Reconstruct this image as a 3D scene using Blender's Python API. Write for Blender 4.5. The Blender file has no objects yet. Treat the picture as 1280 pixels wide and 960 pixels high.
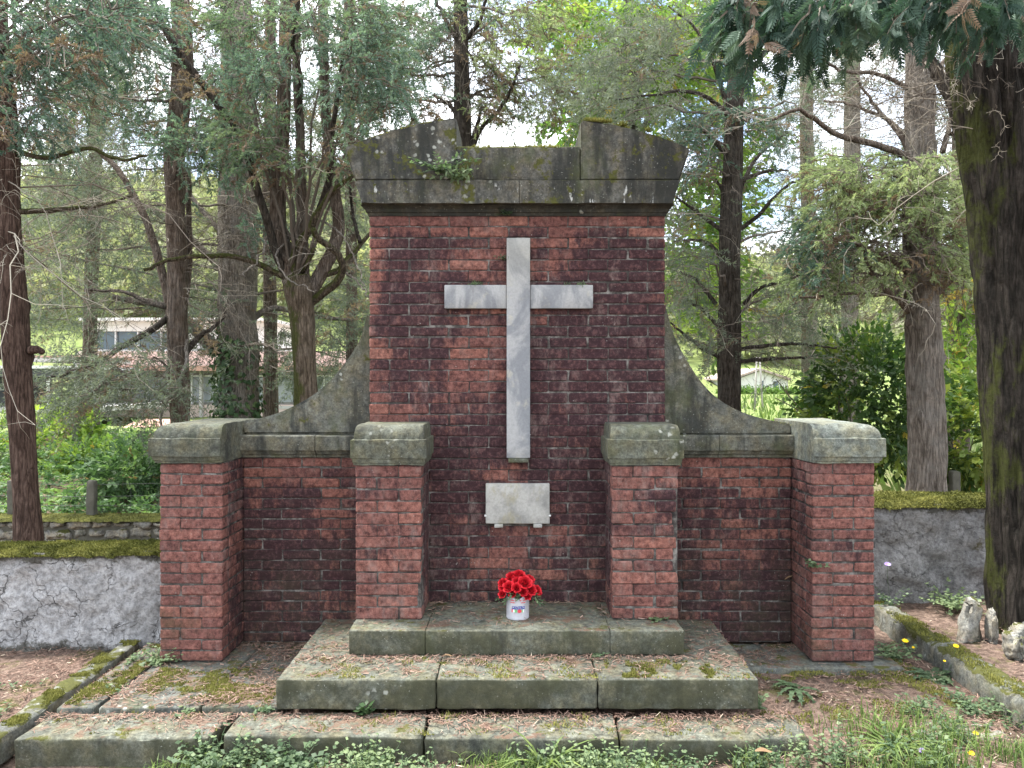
import bpy, bmesh, math, random
import numpy as np
from mathutils import Vector, Matrix, noise

# ------------------------------------------------------------------ camera, sky, sun, exposure
sc = bpy.context.scene
EYE = 1.66                       # camera height above the paving (z = 0)
VPX, HOR, FOC = 649.0, 474.0, 960.0   # vanishing point, horizon and focal length in photo pixels
cam = bpy.data.cameras.new('camera')
cam_o = bpy.data.objects.new('camera', cam)
sc.collection.objects.link(cam_o)
cam.sensor_width = 36.0
cam.lens = 36.0 * FOC / 1280.0
cam.shift_x = -(VPX - 640.0) / 1280.0
cam.shift_y = -(480.0 - HOR) / 1280.0
cam.clip_end = 2000
cam_o.location = (0, 0, EYE)
cam_o.rotation_euler = (math.radians(90), 0, 0)
sc.camera = cam_o

SUN_DIR = Vector((-0.38, 0.16, 0.91)).normalized()      # towards the sun
world = bpy.data.worlds.new('World'); sc.world = world
world.use_nodes = True
wt = world.node_tree; wt.nodes.clear()
def wn(t, **k):
    n = wt.nodes.new(t)
    for a, v in k.items(): setattr(n, a, v)
    return n
w_out = wn('ShaderNodeOutputWorld'); w_bg = wn('ShaderNodeBackground')
w_bg.inputs['Strength'].default_value = 0.12
w_sky = wn('ShaderNodeTexSky', sky_type='NISHITA', sun_disc=False)
w_sky.sun_elevation = math.asin(SUN_DIR.z)
w_sky.sun_rotation = math.atan2(SUN_DIR.x, SUN_DIR.y)
w_tc = wn('ShaderNodeTexCoord'); w_map = wn('ShaderNodeMapping')
w_map.inputs['Scale'].default_value = (1.0, 1.0, 1.9)
w_no = wn('ShaderNodeTexNoise'); w_no.inputs['Scale'].default_value = 3.1; w_no.inputs['Detail'].default_value = 7
w_ra = wn('ShaderNodeValToRGB')
w_ra.color_ramp.elements[0].position = 0.36; w_ra.color_ramp.elements[1].position = 0.54
w_mix = wn('ShaderNodeMix', data_type='RGBA')
w_mix.inputs[7].default_value = (9.3, 9.6, 10.0, 1)
wt.links.new(w_tc.outputs['Generated'], w_map.inputs['Vector'])
wt.links.new(w_map.outputs[0], w_no.inputs['Vector'])
wt.links.new(w_no.outputs[0], w_ra.inputs[0])
wt.links.new(w_ra.outputs[0], w_mix.inputs[0])
wt.links.new(w_sky.outputs[0], w_mix.inputs[6])
wt.links.new(w_mix.outputs[2], w_bg.inputs['Color'])
wt.links.new(w_bg.outputs[0], w_out.inputs['Surface'])

sun = bpy.data.lights.new('sun', 'SUN'); sun_o = bpy.data.objects.new('sun', sun)
sc.collection.objects.link(sun_o)
sun.energy = 3.8; sun.angle = math.radians(11); sun.color = (1.0, 0.96, 0.9)
sun_o.rotation_euler = (-SUN_DIR).to_track_quat('-Z', 'Y').to_euler()
sun_o.location = (0, 0, 30)

sc.view_settings.view_transform = 'Standard'
sc.view_settings.look = 'None'
sc.view_settings.exposure = 1.7
sc.view_settings.gamma = 1.0
sc.view_settings.use_curve_mapping = False
sc.render.engine = 'CYCLES'
sc.cycles.max_bounces = 6; sc.cycles.diffuse_bounces = 3; sc.cycles.glossy_bounces = 2
sc.cycles.transmission_bounces = 3; sc.cycles.transparent_max_bounces = 4
sc.cycles.use_denoising = True
sc.cycles.denoiser = 'OPENIMAGEDENOISE'
sc.cycles.denoising_input_passes = 'RGB_ALBEDO_NORMAL'
sc.cycles.denoising_prefilter = 'ACCURATE'
sc.cycles.caustics_reflective = False; sc.cycles.caustics_refractive = False
sc.cycles.sample_clamp_indirect = 6

rng = np.random.default_rng(11)
random.seed(5)

def at(px, py, d):
    """the world point that stands d metres in front of the photographer behind photo pixel (px, py)"""
    return np.array([(px - VPX) * d / FOC, d, EYE - (py - HOR) * d / FOC])

# ------------------------------------------------------------------ object helpers
def link(o): sc.collection.objects.link(o); return o
def tag(o, label=None, cat=None, group=None, kind=None):
    if label: o['label'] = label
    if cat: o['category'] = cat
    if group: o['group'] = group
    if kind: o['kind'] = kind
    return o
def thing(name, label, cat, loc=(0, 0, 0), group=None):
    o = link(bpy.data.objects.new(name, None)); o.location = loc; o.empty_display_size = 0.1
    return tag(o, label, cat, group)

class MB:
    """collects vertices and faces and links them as ONE mesh object"""
    def __init__(s):
        s.v = []; s.q = []; s.t = []; s.ng = []; s.qm = []; s.tm = []; s.nm = []; s.tone = []; s.n = 0
    def add(s, V, Q=None, T=None, NG=None, mat=0, tone=0.5):
        V = np.asarray(V, float).reshape(-1, 3); b = s.n
        s.v.append(V); s.n += len(V)
        s.tone.append(np.broadcast_to(np.asarray(tone, float), (len(V),)))
        if Q is not None and len(Q):
            Q = np.asarray(Q, int).reshape(-1, 4) + b; s.q.append(Q); s.qm.append(np.full(len(Q), mat))
        if T is not None and len(T):
            T = np.asarray(T, int).reshape(-1, 3) + b; s.t.append(T); s.tm.append(np.full(len(T), mat))
        if NG:
            for f in NG: s.ng.append([i + b for i in f]); s.nm.append(mat)
        return b
    def quads(s, V4, mat=0, tone=0.5):
        """V4: (n,4,3) separate quads, tone scalar or (n,)"""
        n = len(V4)
        if not n: return
        t = np.repeat(np.broadcast_to(np.asarray(tone, float), (n,)), 4)
        s.add(V4.reshape(-1, 3), Q=np.arange(n * 4).reshape(n, 4), mat=mat, tone=t)
    def build(s, name, mats, parent=None, smooth=False, sharp=None):
        me = bpy.data.meshes.new(name)
        V = np.concatenate(s.v) if s.v else np.zeros((0, 3))
        if parent is not None: V = V - np.array(wloc(parent))
        loops = []; sizes = []; mi = []
        if s.q: q = np.concatenate(s.q); loops.append(q.ravel()); sizes.append(np.full(len(q), 4)); mi.append(np.concatenate(s.qm))
        if s.t: t = np.concatenate(s.t); loops.append(t.ravel()); sizes.append(np.full(len(t), 3)); mi.append(np.concatenate(s.tm))
        if s.ng:
            loops.append(np.array([i for f in s.ng for i in f])); sizes.append(np.array([len(f) for f in s.ng])); mi.append(np.array(s.nm))
        L = np.concatenate(loops).astype(np.int32); S = np.concatenate(sizes).astype(np.int32); M = np.concatenate(mi).astype(np.int32)
        me.vertices.add(len(V)); me.vertices.foreach_set('co', V.astype(np.float32).ravel())
        me.loops.add(len(L)); me.loops.foreach_set('vertex_index', L)
        me.polygons.add(len(S)); st = np.concatenate([[0], np.cumsum(S)[:-1]]).astype(np.int32)
        me.polygons.foreach_set('loop_start', st)
        me.polygons.foreach_set('material_index', M)
        me.polygons.foreach_set('use_smooth', np.full(len(S), bool(smooth)))
        a = me.attributes.new('tone', 'FLOAT', 'POINT')
        a.data.foreach_set('value', np.concatenate(s.tone).astype(np.float32))
        me.update(calc_edges=True); me.validate(clean_customdata=False)
        for m in (mats if isinstance(mats, (list, tuple)) else [mats]): me.materials.append(m)
        if sharp is not None: me.set_sharp_from_angle(angle=math.radians(sharp))
        o = link(bpy.data.objects.new(name, me))
        if parent is not None: o.parent = parent
        return o

def wloc(o):
    p = Vector(o.location)
    while o.parent is not None: o = o.parent; p += Vector(o.location)
    return p

def fbm(p, s=1.0, o=3):
    return noise.fractal(Vector(p) * s, 0.6, 2.0, o, noise_basis='PERLIN_ORIGINAL')
def norm(a): return a / (np.linalg.norm(a, axis=-1, keepdims=True) + 1e-9)

# ---- tubes
def tube(mb, P, R, sides=8, mat=0, tone=0.5, cap=True):
    P = np.asarray(P, float); R = np.broadcast_to(np.asarray(R, float), (len(P),)); k = len(P)
    t = norm(np.gradient(P, axis=0))
    ref = np.array([0, 0, 1.0]) if abs(t[0, 2]) < 0.8 else np.array([1.0, 0, 0])
    u = np.zeros_like(P); u[0] = norm(np.cross(t[0], ref))
    for i in range(1, k):
        w = u[i - 1] - t[i] * np.dot(u[i - 1], t[i]); u[i] = norm(w)
    v = np.cross(t, u)
    a = np.arange(sides) * 2 * math.pi / sides
    V = P[:, None] + R[:, None, None] * (np.cos(a)[None, :, None] * u[:, None] + np.sin(a)[None, :, None] * v[:, None])
    i, j = np.meshgrid(np.arange(k - 1), np.arange(sides), indexing='ij'); jn = (j + 1) % sides
    Q = np.stack([i * sides + j, i * sides + jn, (i + 1) * sides + jn, (i + 1) * sides + j], -1).reshape(-1, 4)
    ng = [list(range(sides))[::-1], list(range((k - 1) * sides, k * sides))] if cap else None
    mb.add(V, Q=Q, NG=ng, mat=mat, tone=tone)

def tubes(mb, P, R, sides=3, mat=0, tone=0.5):
    """many thin twigs at once: P (m,k,3), R (m,k)"""
    m, k, _ = P.shape
    if m == 0: return
    t = norm(np.gradient(P, axis=1))
    ref = np.where(np.abs(t[..., 2:3]) < 0.9, np.array([0, 0, 1.0]), np.array([1.0, 0, 0]))
    u = norm(np.cross(t, ref)); v = np.cross(t, u)
    a = np.arange(sides) * 2 * math.pi / sides
    V = P[:, :, None] + R[:, :, None, None] * (np.cos(a)[:, None] * u[:, :, None] + np.sin(a)[:, None] * v[:, :, None])
    mi, i, j = np.meshgrid(np.arange(m), np.arange(k - 1), np.arange(sides), indexing='ij'); jn = (j + 1) % sides
    b = mi * k * sides
    Q = np.stack([b + i * sides + j, b + i * sides + jn, b + (i + 1) * sides + jn, b + (i + 1) * sides + j], -1).reshape(-1, 4)
    tt = np.repeat(np.broadcast_to(np.asarray(tone, float), (m,)), k * sides)
    mb.add(V, Q=Q, mat=mat, tone=tt)

def grow(S, D, L, k=6, droop=0.3, wig=0.25):
    """curved twigs: starts S, directions D, lengths L -> (m,k,3)"""
    m = len(S); P = np.zeros((m, k, 3)); P[:, 0] = S; d = norm(np.array(D, float))
    L = np.broadcast_to(np.asarray(L, float), (m,))
    dr = np.broadcast_to(np.asarray(droop, float), (m,))
    for i in range(1, k):
        P[:, i] = P[:, i - 1] + d * (L / (k - 1))[:, None]
        d = d + rng.normal(0, wig, (m, 3)); d[:, 2] -= dr * 2 / k
        d = norm(d)
    return P

def spline(P, n):
    """Catmull-Rom through the rows of P, n samples"""
    P = np.asarray(P, float); k = len(P)
    Q = np.vstack([2 * P[0] - P[1], P, 2 * P[-1] - P[-2]])
    u = np.linspace(0, k - 1 - 1e-6, n); i = u.astype(int); f = (u - i)[:, None]
    a, b, c, d = Q[i], Q[i + 1], Q[i + 2], Q[i + 3]
    return 0.5 * (2 * b + (c - a) * f + (2 * a - 5 * b + 4 * c - d) * f ** 2 + (3 * b - a - 3 * c + d) * f ** 3)

# ---- foliage stamps: template (b,4,3) with x along the sprig
def blade(p, d, w, L, up=(0, 0, 1)):
    p = np.array(p, float); d = norm(np.array(d, float)); s = norm(np.cross(d, np.array(up, float))) * w / 2
    return [p, p + d * L * 0.45 + s, p + d * L, p + d * L * 0.45 - s]
def frond_tpl():
    q = []
    def pt(x): return np.array([x, 0, -0.22 * x * x])
    for i in range(8):
        x = 0.05 + i * 0.115; l = 0.36 * (1 - 0.62 * x)
        for s in (-1, 1):
            d = np.array([math.cos(0.75), s * math.sin(0.75), -0.12])
            q.append(blade(pt(x), d, 0.085, l))
    q.append(blade(pt(0.0), [1, 0, -0.1], 0.05, 0.6)); q.append(blade(pt(0.5), [1, 0, -0.35], 0.08, 0.55))
    return np.array(q)
def plume_tpl():
    """soft cypress plume: short thick blades all round a drooping axis"""
    q = []; r = np.random.default_rng(3)
    for i in range(20):
        x = i / 20; a = r.uniform(0, 6.283); b = r.uniform(0.35, 0.8)
        d = np.array([math.cos(b), math.sin(b) * math.cos(a), math.sin(b) * math.sin(a)])
        q.append(blade([x * 0.8, 0, -0.2 * x * x], d, 0.075, r.uniform(0.2, 0.34) * (1.1 - 0.5 * x), up=r.normal(size=3)))
    return np.array(q)
def cedar_tpl():
    """cedar twig: needle tufts in stars along the axis"""
    q = []; r = np.random.default_rng(4)
    for i in range(7):
        x = 0.08 + i * 0.14
        for k in range(5):
            a = r.uniform(0, 6.283); b = r.uniform(0.6, 1.4)
            d = np.array([math.cos(b), math.sin(b) * math.cos(a), math.sin(b) * math.sin(a)])
            q.append(blade([x, 0, -0.1 * x * x], d, 0.03, r.uniform(0.13, 0.2), up=r.normal(size=3)))
    q.append(blade([0, 0, 0], [1, 0, -0.08], 0.016, 1.0))
    return np.array(q)
def leaf_tpl(n=7, spread=1.0, lw=0.5):
    q = []; r = np.random.default_rng(8)
    for i in range(n):
        p = np.array([i / n * spread, 0, 0]); a = r.uniform(-1.3, 1.3)
        d = np.array([math.cos(a), math.sin(a), r.uniform(-0.6, 0.25)]); L = r.uniform(0.3, 0.45)
        q.append(blade(p, d, L * lw * 1.2, L, up=np.array([0, 0, 1]) + r.normal(0, 0.5, 3)))
    return np.array(q)
FROND, PLUME, CEDAR, LEAFY = frond_tpl(), plume_tpl(), cedar_tpl(), leaf_tpl()

def stamp(mb, tpl, P, X, scale, tone, mat=0, roll=0.6, up=(0, 0, 1)):
    """copies of a sprig template at P pointing along X"""
    m = len(P)
    if m == 0: return
    X = norm(np.asarray(X, float)); U = np.asarray(up, float) + rng.normal(0, roll, (m, 3))
    Y = norm(np.cross(U, X)); Z = np.cross(X, Y)
    F = np.stack([X, Y, Z], 1)                                   # (m,3,3)
    sc_ = np.broadcast_to(np.asarray(scale, float), (m,))
    V = np.einsum('bcj,mjk->mbck', tpl, F) * sc_[:, None, None, None] + np.asarray(P)[:, None, None, :]
    b = len(tpl)
    mb.quads(V.reshape(m * b, 4, 3), mat=mat, tone=np.repeat(np.broadcast_to(np.asarray(tone, float), (m,)), b))
# ------------------------------------------------------------------ materials
class NT:
    def __init__(s, name):
        s.m = bpy.data.materials.new(name); s.m.use_nodes = True; s.t = s.m.node_tree; s.t.nodes.clear()
        s.out = s.n('ShaderNodeOutputMaterial'); s.geo = s.n('ShaderNodeNewGeometry'); s.pos = s.geo.outputs['Position']
    def n(s, t, **k):
        x = s.t.nodes.new(t)
        for a, v in k.items(): setattr(x, a, v)
        return x
    def L(s, a, b): s.t.links.new(a, b)
    def put(s, sock, v):
        if hasattr(v, 'is_output'): s.L(v, sock)
        elif isinstance(v, tuple) and len(v) == 3 and sock.type == 'RGBA': sock.default_value = (*v, 1)
        else: sock.default_value = v
    def scaled(s, sx, sy, sz):
        x = s.n('ShaderNodeVectorMath', operation='MULTIPLY'); s.L(s.pos, x.inputs[0]); x.inputs[1].default_value = (sx, sy, sz); return x.outputs[0]
    def noise(s, scale, detail=4, rough=0.6, vec=None, dist=0.0):
        x = s.n('ShaderNodeTexNoise'); x.inputs['Scale'].default_value = scale; x.inputs['Detail'].default_value = detail
        x.inputs['Roughness'].default_value = rough; x.inputs['Distortion'].default_value = dist
        s.L(vec or s.pos, x.inputs['Vector']); return x.outputs[0]
    def voro(s, scale, feature='F1', vec=None, out='Distance'):
        x = s.n('ShaderNodeTexVoronoi', feature=feature); x.inputs['Scale'].default_value = scale
        s.L(vec or s.pos, x.inputs['Vector']); return x.outputs[out]
    def ramp(s, f, a, b):
        x = s.n('ShaderNodeMapRange', clamp=True); x.interpolation_type = 'SMOOTHSTEP'; s.put(x.inputs[0], f)
        x.inputs[1].default_value = a; x.inputs[2].default_value = b; return x.outputs[0]
    def cramp(s, f, stops):
        x = s.n('ShaderNodeValToRGB'); s.put(x.inputs[0], f); e = x.color_ramp.elements
        while len(e) < len(stops): e.new(0.5)
        for i, (p, c) in enumerate(stops): e[i].position = p; e[i].color = (*c, 1)
        return x.outputs[0]
    def mix(s, f, a, b, mode='MIX'):
        x = s.n('ShaderNodeMix', data_type='RGBA', blend_type=mode); s.put(x.inputs[0], f); s.put(x.inputs[6], a); s.put(x.inputs[7], b); return x.outputs[2]
    def math(s, op, a, b=0.0, c=0.0):
        x = s.n('ShaderNodeMath', operation=op); s.put(x.inputs[0], a); s.put(x.inputs[1], b); s.put(x.inputs[2], c); return x.outputs[0]
    def attr(s, name='tone'):
        x = s.n('ShaderNodeAttribute', attribute_name=name); return x.outputs['Fac']
    def xyz(s, vec=None):
        x = s.n('ShaderNodeSeparateXYZ'); s.L(vec or s.pos, x.inputs[0]); return x.outputs
    def bump(s, h, strength=0.5, dist=0.01, normal=None):
        x = s.n('ShaderNodeBump'); x.inputs['Strength'].default_value = strength; x.inputs['Distance'].default_value = dist
        s.put(x.inputs['Height'], h)
        if normal: s.L(normal, x.inputs['Normal'])
        return x.outputs[0]
    def pbr(s, col, rough=0.9, normal=None, spec=0.25, metal=0.0):
        x = s.n('ShaderNodeBsdfPrincipled'); s.put(x.inputs['Base Color'], col); s.put(x.inputs['Roughness'], rough)
        x.inputs['Specular IOR Level'].default_value = spec; x.inputs['Metallic'].default_value = metal
        if normal: s.L(normal, x.inputs['Normal'])
        s.L(x.outputs[0], s.out.inputs['Surface']); return x
    def leaf(s, col, trans=0.4, tcol=None, rough=0.6, spec=0.3):
        x = s.n('ShaderNodeBsdfPrincipled'); s.put(x.inputs['Base Color'], col); x.inputs['Roughness'].default_value = rough
        x.inputs['Specular IOR Level'].default_value = spec
        y = s.n('ShaderNodeBsdfTranslucent'); s.put(y.inputs['Color'], tcol if tcol is not None else col)
        z = s.n('ShaderNodeMixShader'); z.inputs[0].default_value = trans
        s.L(x.outputs[0], z.inputs[1]); s.L(y.outputs[0], z.inputs[2]); s.L(z.outputs[0], s.out.inputs['Surface'])

M = {}
def mat_plain(name, col, rough=0.7, var=0.15, scale=9, spec=0.3, metal=0.0, bump=0.0):
    t = NT(name); f = t.noise(scale, 5)
    c = t.mix(f, tuple(x * (1 - var * 2) for x in col), tuple(min(1, x * (1 + var * 2)) for x in col))
    t.pbr(c, rough, t.bump(t.noise(scale * 6, 3), bump, 0.004) if bump else None, spec, metal); M[name] = t.m; return t.m

def mat_stone(name, base, dark=0.5, moss=0.5, lichen=0.4, algae=0.4, litter=0.0, riser=0.0, lime=0.0):
    """grey sandstone: grain, sooty runs, algae film, moss on ledges, white lichen rosettes"""
    t = NT(name); nz = t.xyz(t.geo.outputs['Normal'])[2]
    big = t.noise(2.3, 6, 0.65); mid = t.noise(11, 5, 0.6); fine = t.noise(90, 4, 0.75)
    b = base
    c = t.mix(t.ramp(big, 0.3, 0.7), tuple(x * 0.72 for x in b), tuple(x * 1.25 for x in b))
    c = t.mix(t.ramp(mid, 0.35, 0.7), c, (b[0] * 1.15, b[1] * 1.02, b[2] * 0.82))
    c = t.mix(0.55, c, t.cramp(fine, [(0.28, (0.2, 0.2, 0.2)), (0.48, (1, 1, 1)), (0.75, (1.75, 1.75, 1.7))]), 'MULTIPLY')
    c = t.mix(0.6, c, t.cramp(t.noise(28, 7, 0.75), [(0.37, (0.35, 0.35, 0.35)), (0.5, (1, 1, 1)), (0.63, (1.75, 1.75, 1.7))]), 'MULTIPLY')
    run = t.noise(1.0, 5, 0.62, t.scaled(9, 9, 1.6))
    if dark: c = t.mix(t.math('MULTIPLY', t.ramp(run, 0.60 - 0.22 * dark, 0.72 - 0.12 * dark), 0.62 + 0.3 * dark), c, (0.022, 0.024, 0.022))
    blot = t.noise(3.7, 6, 0.7)
    if dark: c = t.mix(t.math('MULTIPLY', t.ramp(blot, 0.62 - 0.12 * dark, 0.74), 0.8), c, (0.030, 0.031, 0.027))
    if algae: c = t.mix(t.math('MULTIPLY', t.ramp(t.noise(4.4, 5, 0.65, t.scaled(1, 1, 0.6)), 0.60 - 0.25 * algae, 0.75), 0.7), c, (0.060, 0.070, 0.030))
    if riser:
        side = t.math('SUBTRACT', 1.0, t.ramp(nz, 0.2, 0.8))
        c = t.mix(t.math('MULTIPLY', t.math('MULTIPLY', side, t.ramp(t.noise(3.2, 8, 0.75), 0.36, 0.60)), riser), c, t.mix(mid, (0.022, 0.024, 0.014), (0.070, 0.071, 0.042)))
    if lime:
        z = t.xyz()[2]; band = t.math('MULTIPLY', t.ramp(z, 2.715, 2.73), t.math('SUBTRACT', 1.0, t.ramp(z, 2.80, 2.86)))
        c = t.mix(t.math('MULTIPLY', t.math('MULTIPLY', t.ramp(t.noise(1.0, 6, 0.7, t.scaled(9, 9, 3.2)), 0.61, 0.65), band), lime), c, (0.42, 0.43, 0.41))
    if moss:
        mm = t.noise(5.5, 7, 0.72)
        up = t.math('MULTIPLY', t.ramp(nz, 0.1, 0.8), 0.16 * moss)
        f = t.ramp(t.math('ADD', mm, up), 0.69 - 0.09 * moss, 0.73 - 0.09 * moss)
        mc = t.mix(t.noise(60, 2), (0.026, 0.030, 0.010), (0.095, 0.096, 0.026)); c = t.mix(f, c, mc)
    if litter:
        f = t.math('MULTIPLY', t.ramp(t.noise(6, 6, 0.75), 0.56 - 0.14 * litter, 0.62), t.ramp(nz, 0.7, 0.9))
        c = t.mix(t.math('MULTIPLY', f, 0.8), c, t.mix(t.noise(90, 2), (0.09, 0.045, 0.03), (0.16, 0.105, 0.075)))
    if lichen:
        wob = t.n('ShaderNodeVectorMath', operation='ADD'); t.L(t.pos, wob.inputs[0])
        nn = t.n('ShaderNodeTexNoise'); nn.inputs['Scale'].default_value = 30; t.L(t.pos, nn.inputs['Vector'])
        ms = t.n('ShaderNodeVectorMath', operation='SCALE'); t.L(nn.outputs['Color'], ms.inputs[0]); ms.inputs['Scale'].default_value = 0.03
        t.L(ms.outputs[0], wob.inputs[1])
        v1 = t.voro(17, vec=wob.outputs[0]); v2 = t.voro(48, vec=wob.outputs[0])
        g1 = t.ramp(t.noise(2.1, 3), 0.60 - 0.12 * lichen, 0.66); g2 = t.ramp(t.noise(3.3, 3), 0.55 - 0.15 * lichen, 0.6)
        l1 = t.math('MULTIPLY', t.math('SUBTRACT', 1.0, t.ramp(t.math('ADD', v1, t.math('MULTIPLY', t.noise(60, 3), 0.3)), 0.26, 0.42)), g1)
        l2 = t.math('MULTIPLY', t.math('SUBTRACT', 1.0, t.ramp(t.math('ADD', v2, t.math('MULTIPLY', t.noise(70, 2), 0.22)), 0.19, 0.30)), t.math('MULTIPLY', g2, 0.6))
        f = t.math('MULTIPLY', t.math('MAXIMUM', l1, l2), 0.75)
        c = t.mix(f, c, (0.36, 0.37, 0.33))
    h = t.math('ADD', t.math('MULTIPLY', mid, 0.8), t.math('MULTIPLY', fine, 0.5))
    t.pbr(c, 0.92, t.bump(h, 0.55, 0.012), 0.2); M[name] = t.m; return t.m

mat_stone('cap_stone', (0.088, 0.094, 0.077), dark=0.42, moss=0.15, lichen=0.75, algae=0.5)
mat_stone('pale_cap_stone', (0.135, 0.150, 0.134), dark=0.1, moss=0.1, lichen=0.5, algae=0.15)
mat_stone('cornice_stone', (0.078, 0.078, 0.070), dark=0.85, moss=1.35, lichen=0.8, algae=0.3, lime=0.9)
mat_stone('volute_stone', (0.098, 0.101, 0.088), dark=0.62, moss=0.55, lichen=0.7, algae=0.55)
mat_stone('dark_moulding_stone', (0.040, 0.041, 0.037), dark=0.9, moss=0.2, lichen=0.5, algae=0.3)
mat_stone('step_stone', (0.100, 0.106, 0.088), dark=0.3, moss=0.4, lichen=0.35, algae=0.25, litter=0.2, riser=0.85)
mat_stone('paving_stone', (0.095, 0.102, 0.094), dark=0.35, moss=0.6, lichen=0.35, algae=0.35, litter=0.45)
mat_stone('mossy_kerb_stone', (0.125, 0.130, 0.118), dark=0.3, moss=0.95, lichen=0.4, algae=0.5)
mat_stone('rough_stone', (0.19, 0.188, 0.172), dark=0.45, moss=0.7, lichen=0.9, algae=0.4)

# brick: per-brick tone, soot film that the clean areas ('clean' attribute) keep off and that paints the shade on pier sides, lime bloom, algae near the ground
def mat_brick(name, soot=0.6, algae=0.2, bloom=0.3, red=1.0, tv=1.0):
    t = NT(name); tone = t.math('MULTIPLY_ADD', t.attr(), tv, (1 - tv) * 0.62); clean_lit = t.attr('clean_lit')
    c = t.cramp(tone, [(0.0, (0.080, 0.038, 0.038)), (0.3, (0.122, 0.056, 0.050)), (0.6, (0.165, 0.073, 0.061)), (0.85, (0.208, 0.091, 0.071)), (1.0, (0.24, 0.115, 0.090))])
    if red != 1.0: c = t.mix(1.0, c, (red, red, red), 'MULTIPLY')
    mott = t.noise(30, 8, 0.78); m2 = t.noise(9, 8, 0.75)
    c = t.mix(0.85, c, t.cramp(mott, [(0.37, (0.22, 0.20, 0.22)), (0.46, (0.78, 0.76, 0.77)), (0.53, (1.15, 1.12, 1.1)), (0.62, (1.75, 1.8, 1.75))]), 'MULTIPLY')
    c = t.mix(t.math('MULTIPLY', t.ramp(m2, 0.52, 0.70), 0.55), c, (0.215, 0.135, 0.112))
    st = t.noise(1.0, 9, 0.72, t.scaled(5.5, 5.5, 3.6), 0.3); st2 = t.noise(1.0, 7, 0.72, t.scaled(21, 21, 7))
    x = t.math('ADD', t.math('MULTIPLY', st, 0.52), t.math('MULTIPLY', st2, 0.48))
    x = t.math('SUBTRACT', x, t.math('MULTIPLY', t.math('SUBTRACT', clean_lit, 0.5), 0.36))
    x = t.math('SUBTRACT', x, t.math('MULTIPLY', t.math('SUBTRACT', tone, 0.5), 0.16))
    f = t.ramp(x, 0.51 - 0.14 * soot, 0.62 - 0.10 * soot)
    dk = t.mix(t.noise(4.0, 6, 0.7), (0.047, 0.021, 0.025), (0.020, 0.014, 0.018))
    dk = t.mix(t.ramp(mott, 0.49, 0.60), dk, (0.088, 0.046, 0.048))
    c = t.mix(t.math('MULTIPLY', f, 0.90), c, dk)
    bl = t.ramp(t.noise(1.0, 8, 0.78, t.scaled(8, 8, 4)), 0.58 - 0.09 * bloom, 0.70)
    c = t.mix(t.math('MULTIPLY', bl, 0.5 * bloom + 0.12), c, (0.27, 0.20, 0.18))
    sp = t.math('MULTIPLY', t.math('SUBTRACT', 1.0, t.ramp(t.math('ADD', t.voro(38), t.math('MULTIPLY', t.noise(90, 3), 0.2)), 0.16, 0.26)), t.ramp(t.noise(5.2, 5, 0.7), 0.55, 0.63))
    c = t.mix(t.math('MULTIPLY', sp, 0.75), c, (0.40, 0.385, 0.36))
    z = t.xyz()[2]
    g = t.math('MULTIPLY', t.math('SUBTRACT', 1.0, t.ramp(z, 0.0, 1.0)), t.ramp(t.noise(3.1, 8, 0.75), 0.56 - 0.3 * algae, 0.72))
    c = t.mix(t.math('MULTIPLY', g, 0.72), c, t.mix(mott, (0.030, 0.028, 0.016), (0.085, 0.078, 0.048)))
    h = t.math('ADD', mott, t.math('MULTIPLY', t.noise(150, 3, 0.7), 0.35))
    t.pbr(c, 0.9, t.bump(h, 0.9, 0.018), 0.2); M[name] = t.m; return t.m
mat_brick('wall_brick', soot=0.60, algae=0.25, bloom=0.8, tv=0.8)
mat_brick('pier_brick', soot=0.06, algae=0.3, bloom=0.9, red=1.14, tv=0.5)
mat_brick('inner_pier_brick', soot=0.24, algae=0.35, bloom=1.1, red=1.12, tv=0.6)
mat_brick('side_wall_brick', soot=0.52, algae=0.6, bloom=0.3, red=0.95, tv=0.7)

t = NT('mortar'); f = t.noise(14, 6, 0.7); z = t.xyz()[2]
c = t.cramp(f, [(0.36, (0.026, 0.024, 0.023)), (0.5, (0.070, 0.064, 0.059)), (0.64, (0.20, 0.19, 0.175))])
t.pbr(c, 0.95, t.bump(t.noise(160, 3), 0.5, 0.006), 0.1); M['mortar'] = t.m

# marble
t = NT('marble')
v = t.noise(3.0, 8, 0.6, t.scaled(1.6, 1.6, 0.75), 1.6); w = t.noise(9, 6, 0.7); g = t.noise(90, 3)
c = t.mix(t.ramp(v, 0.42, 0.62), (0.31, 0.315, 0.315), (0.18, 0.19, 0.205))
c = t.mix(t.math('MULTIPLY', t.ramp(w, 0.54, 0.72), 0.6), c, (0.40, 0.38, 0.30))
x = t.xyz(); stn = t.math('MULTIPLY', t.ramp(t.noise(1.0, 6, 0.65, t.scaled(7, 7, 5)), 0.50, 0.66), t.ramp(t.math('ABSOLUTE', x[0]), 0.10, 0.30))
c = t.mix(t.math('MULTIPLY', stn, t.math('MULTIPLY', t.ramp(x[2], 1.9, 2.0), 0.72)), c, (0.14, 0.14, 0.15))
c = t.mix(t.math('MULTIPLY', t.ramp(x[2], 2.1, 2.5), 0.5), c, (0.27, 0.265, 0.225))
c = t.mix(0.25, c, t.cramp(g, [(0.3, (0.5, 0.5, 0.5)), (0.6, (1.1, 1.1, 1.1))]), 'MULTIPLY')
t.pbr(c, 0.75, t.bump(g, 0.15, 0.003), 0.35); M['marble'] = t.m
t = NT('plaque_marble')
c = t.mix(t.ramp(t.noise(7, 7, 0.7), 0.4, 0.68), (0.36, 0.357, 0.335), (0.22, 0.22, 0.21))
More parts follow.
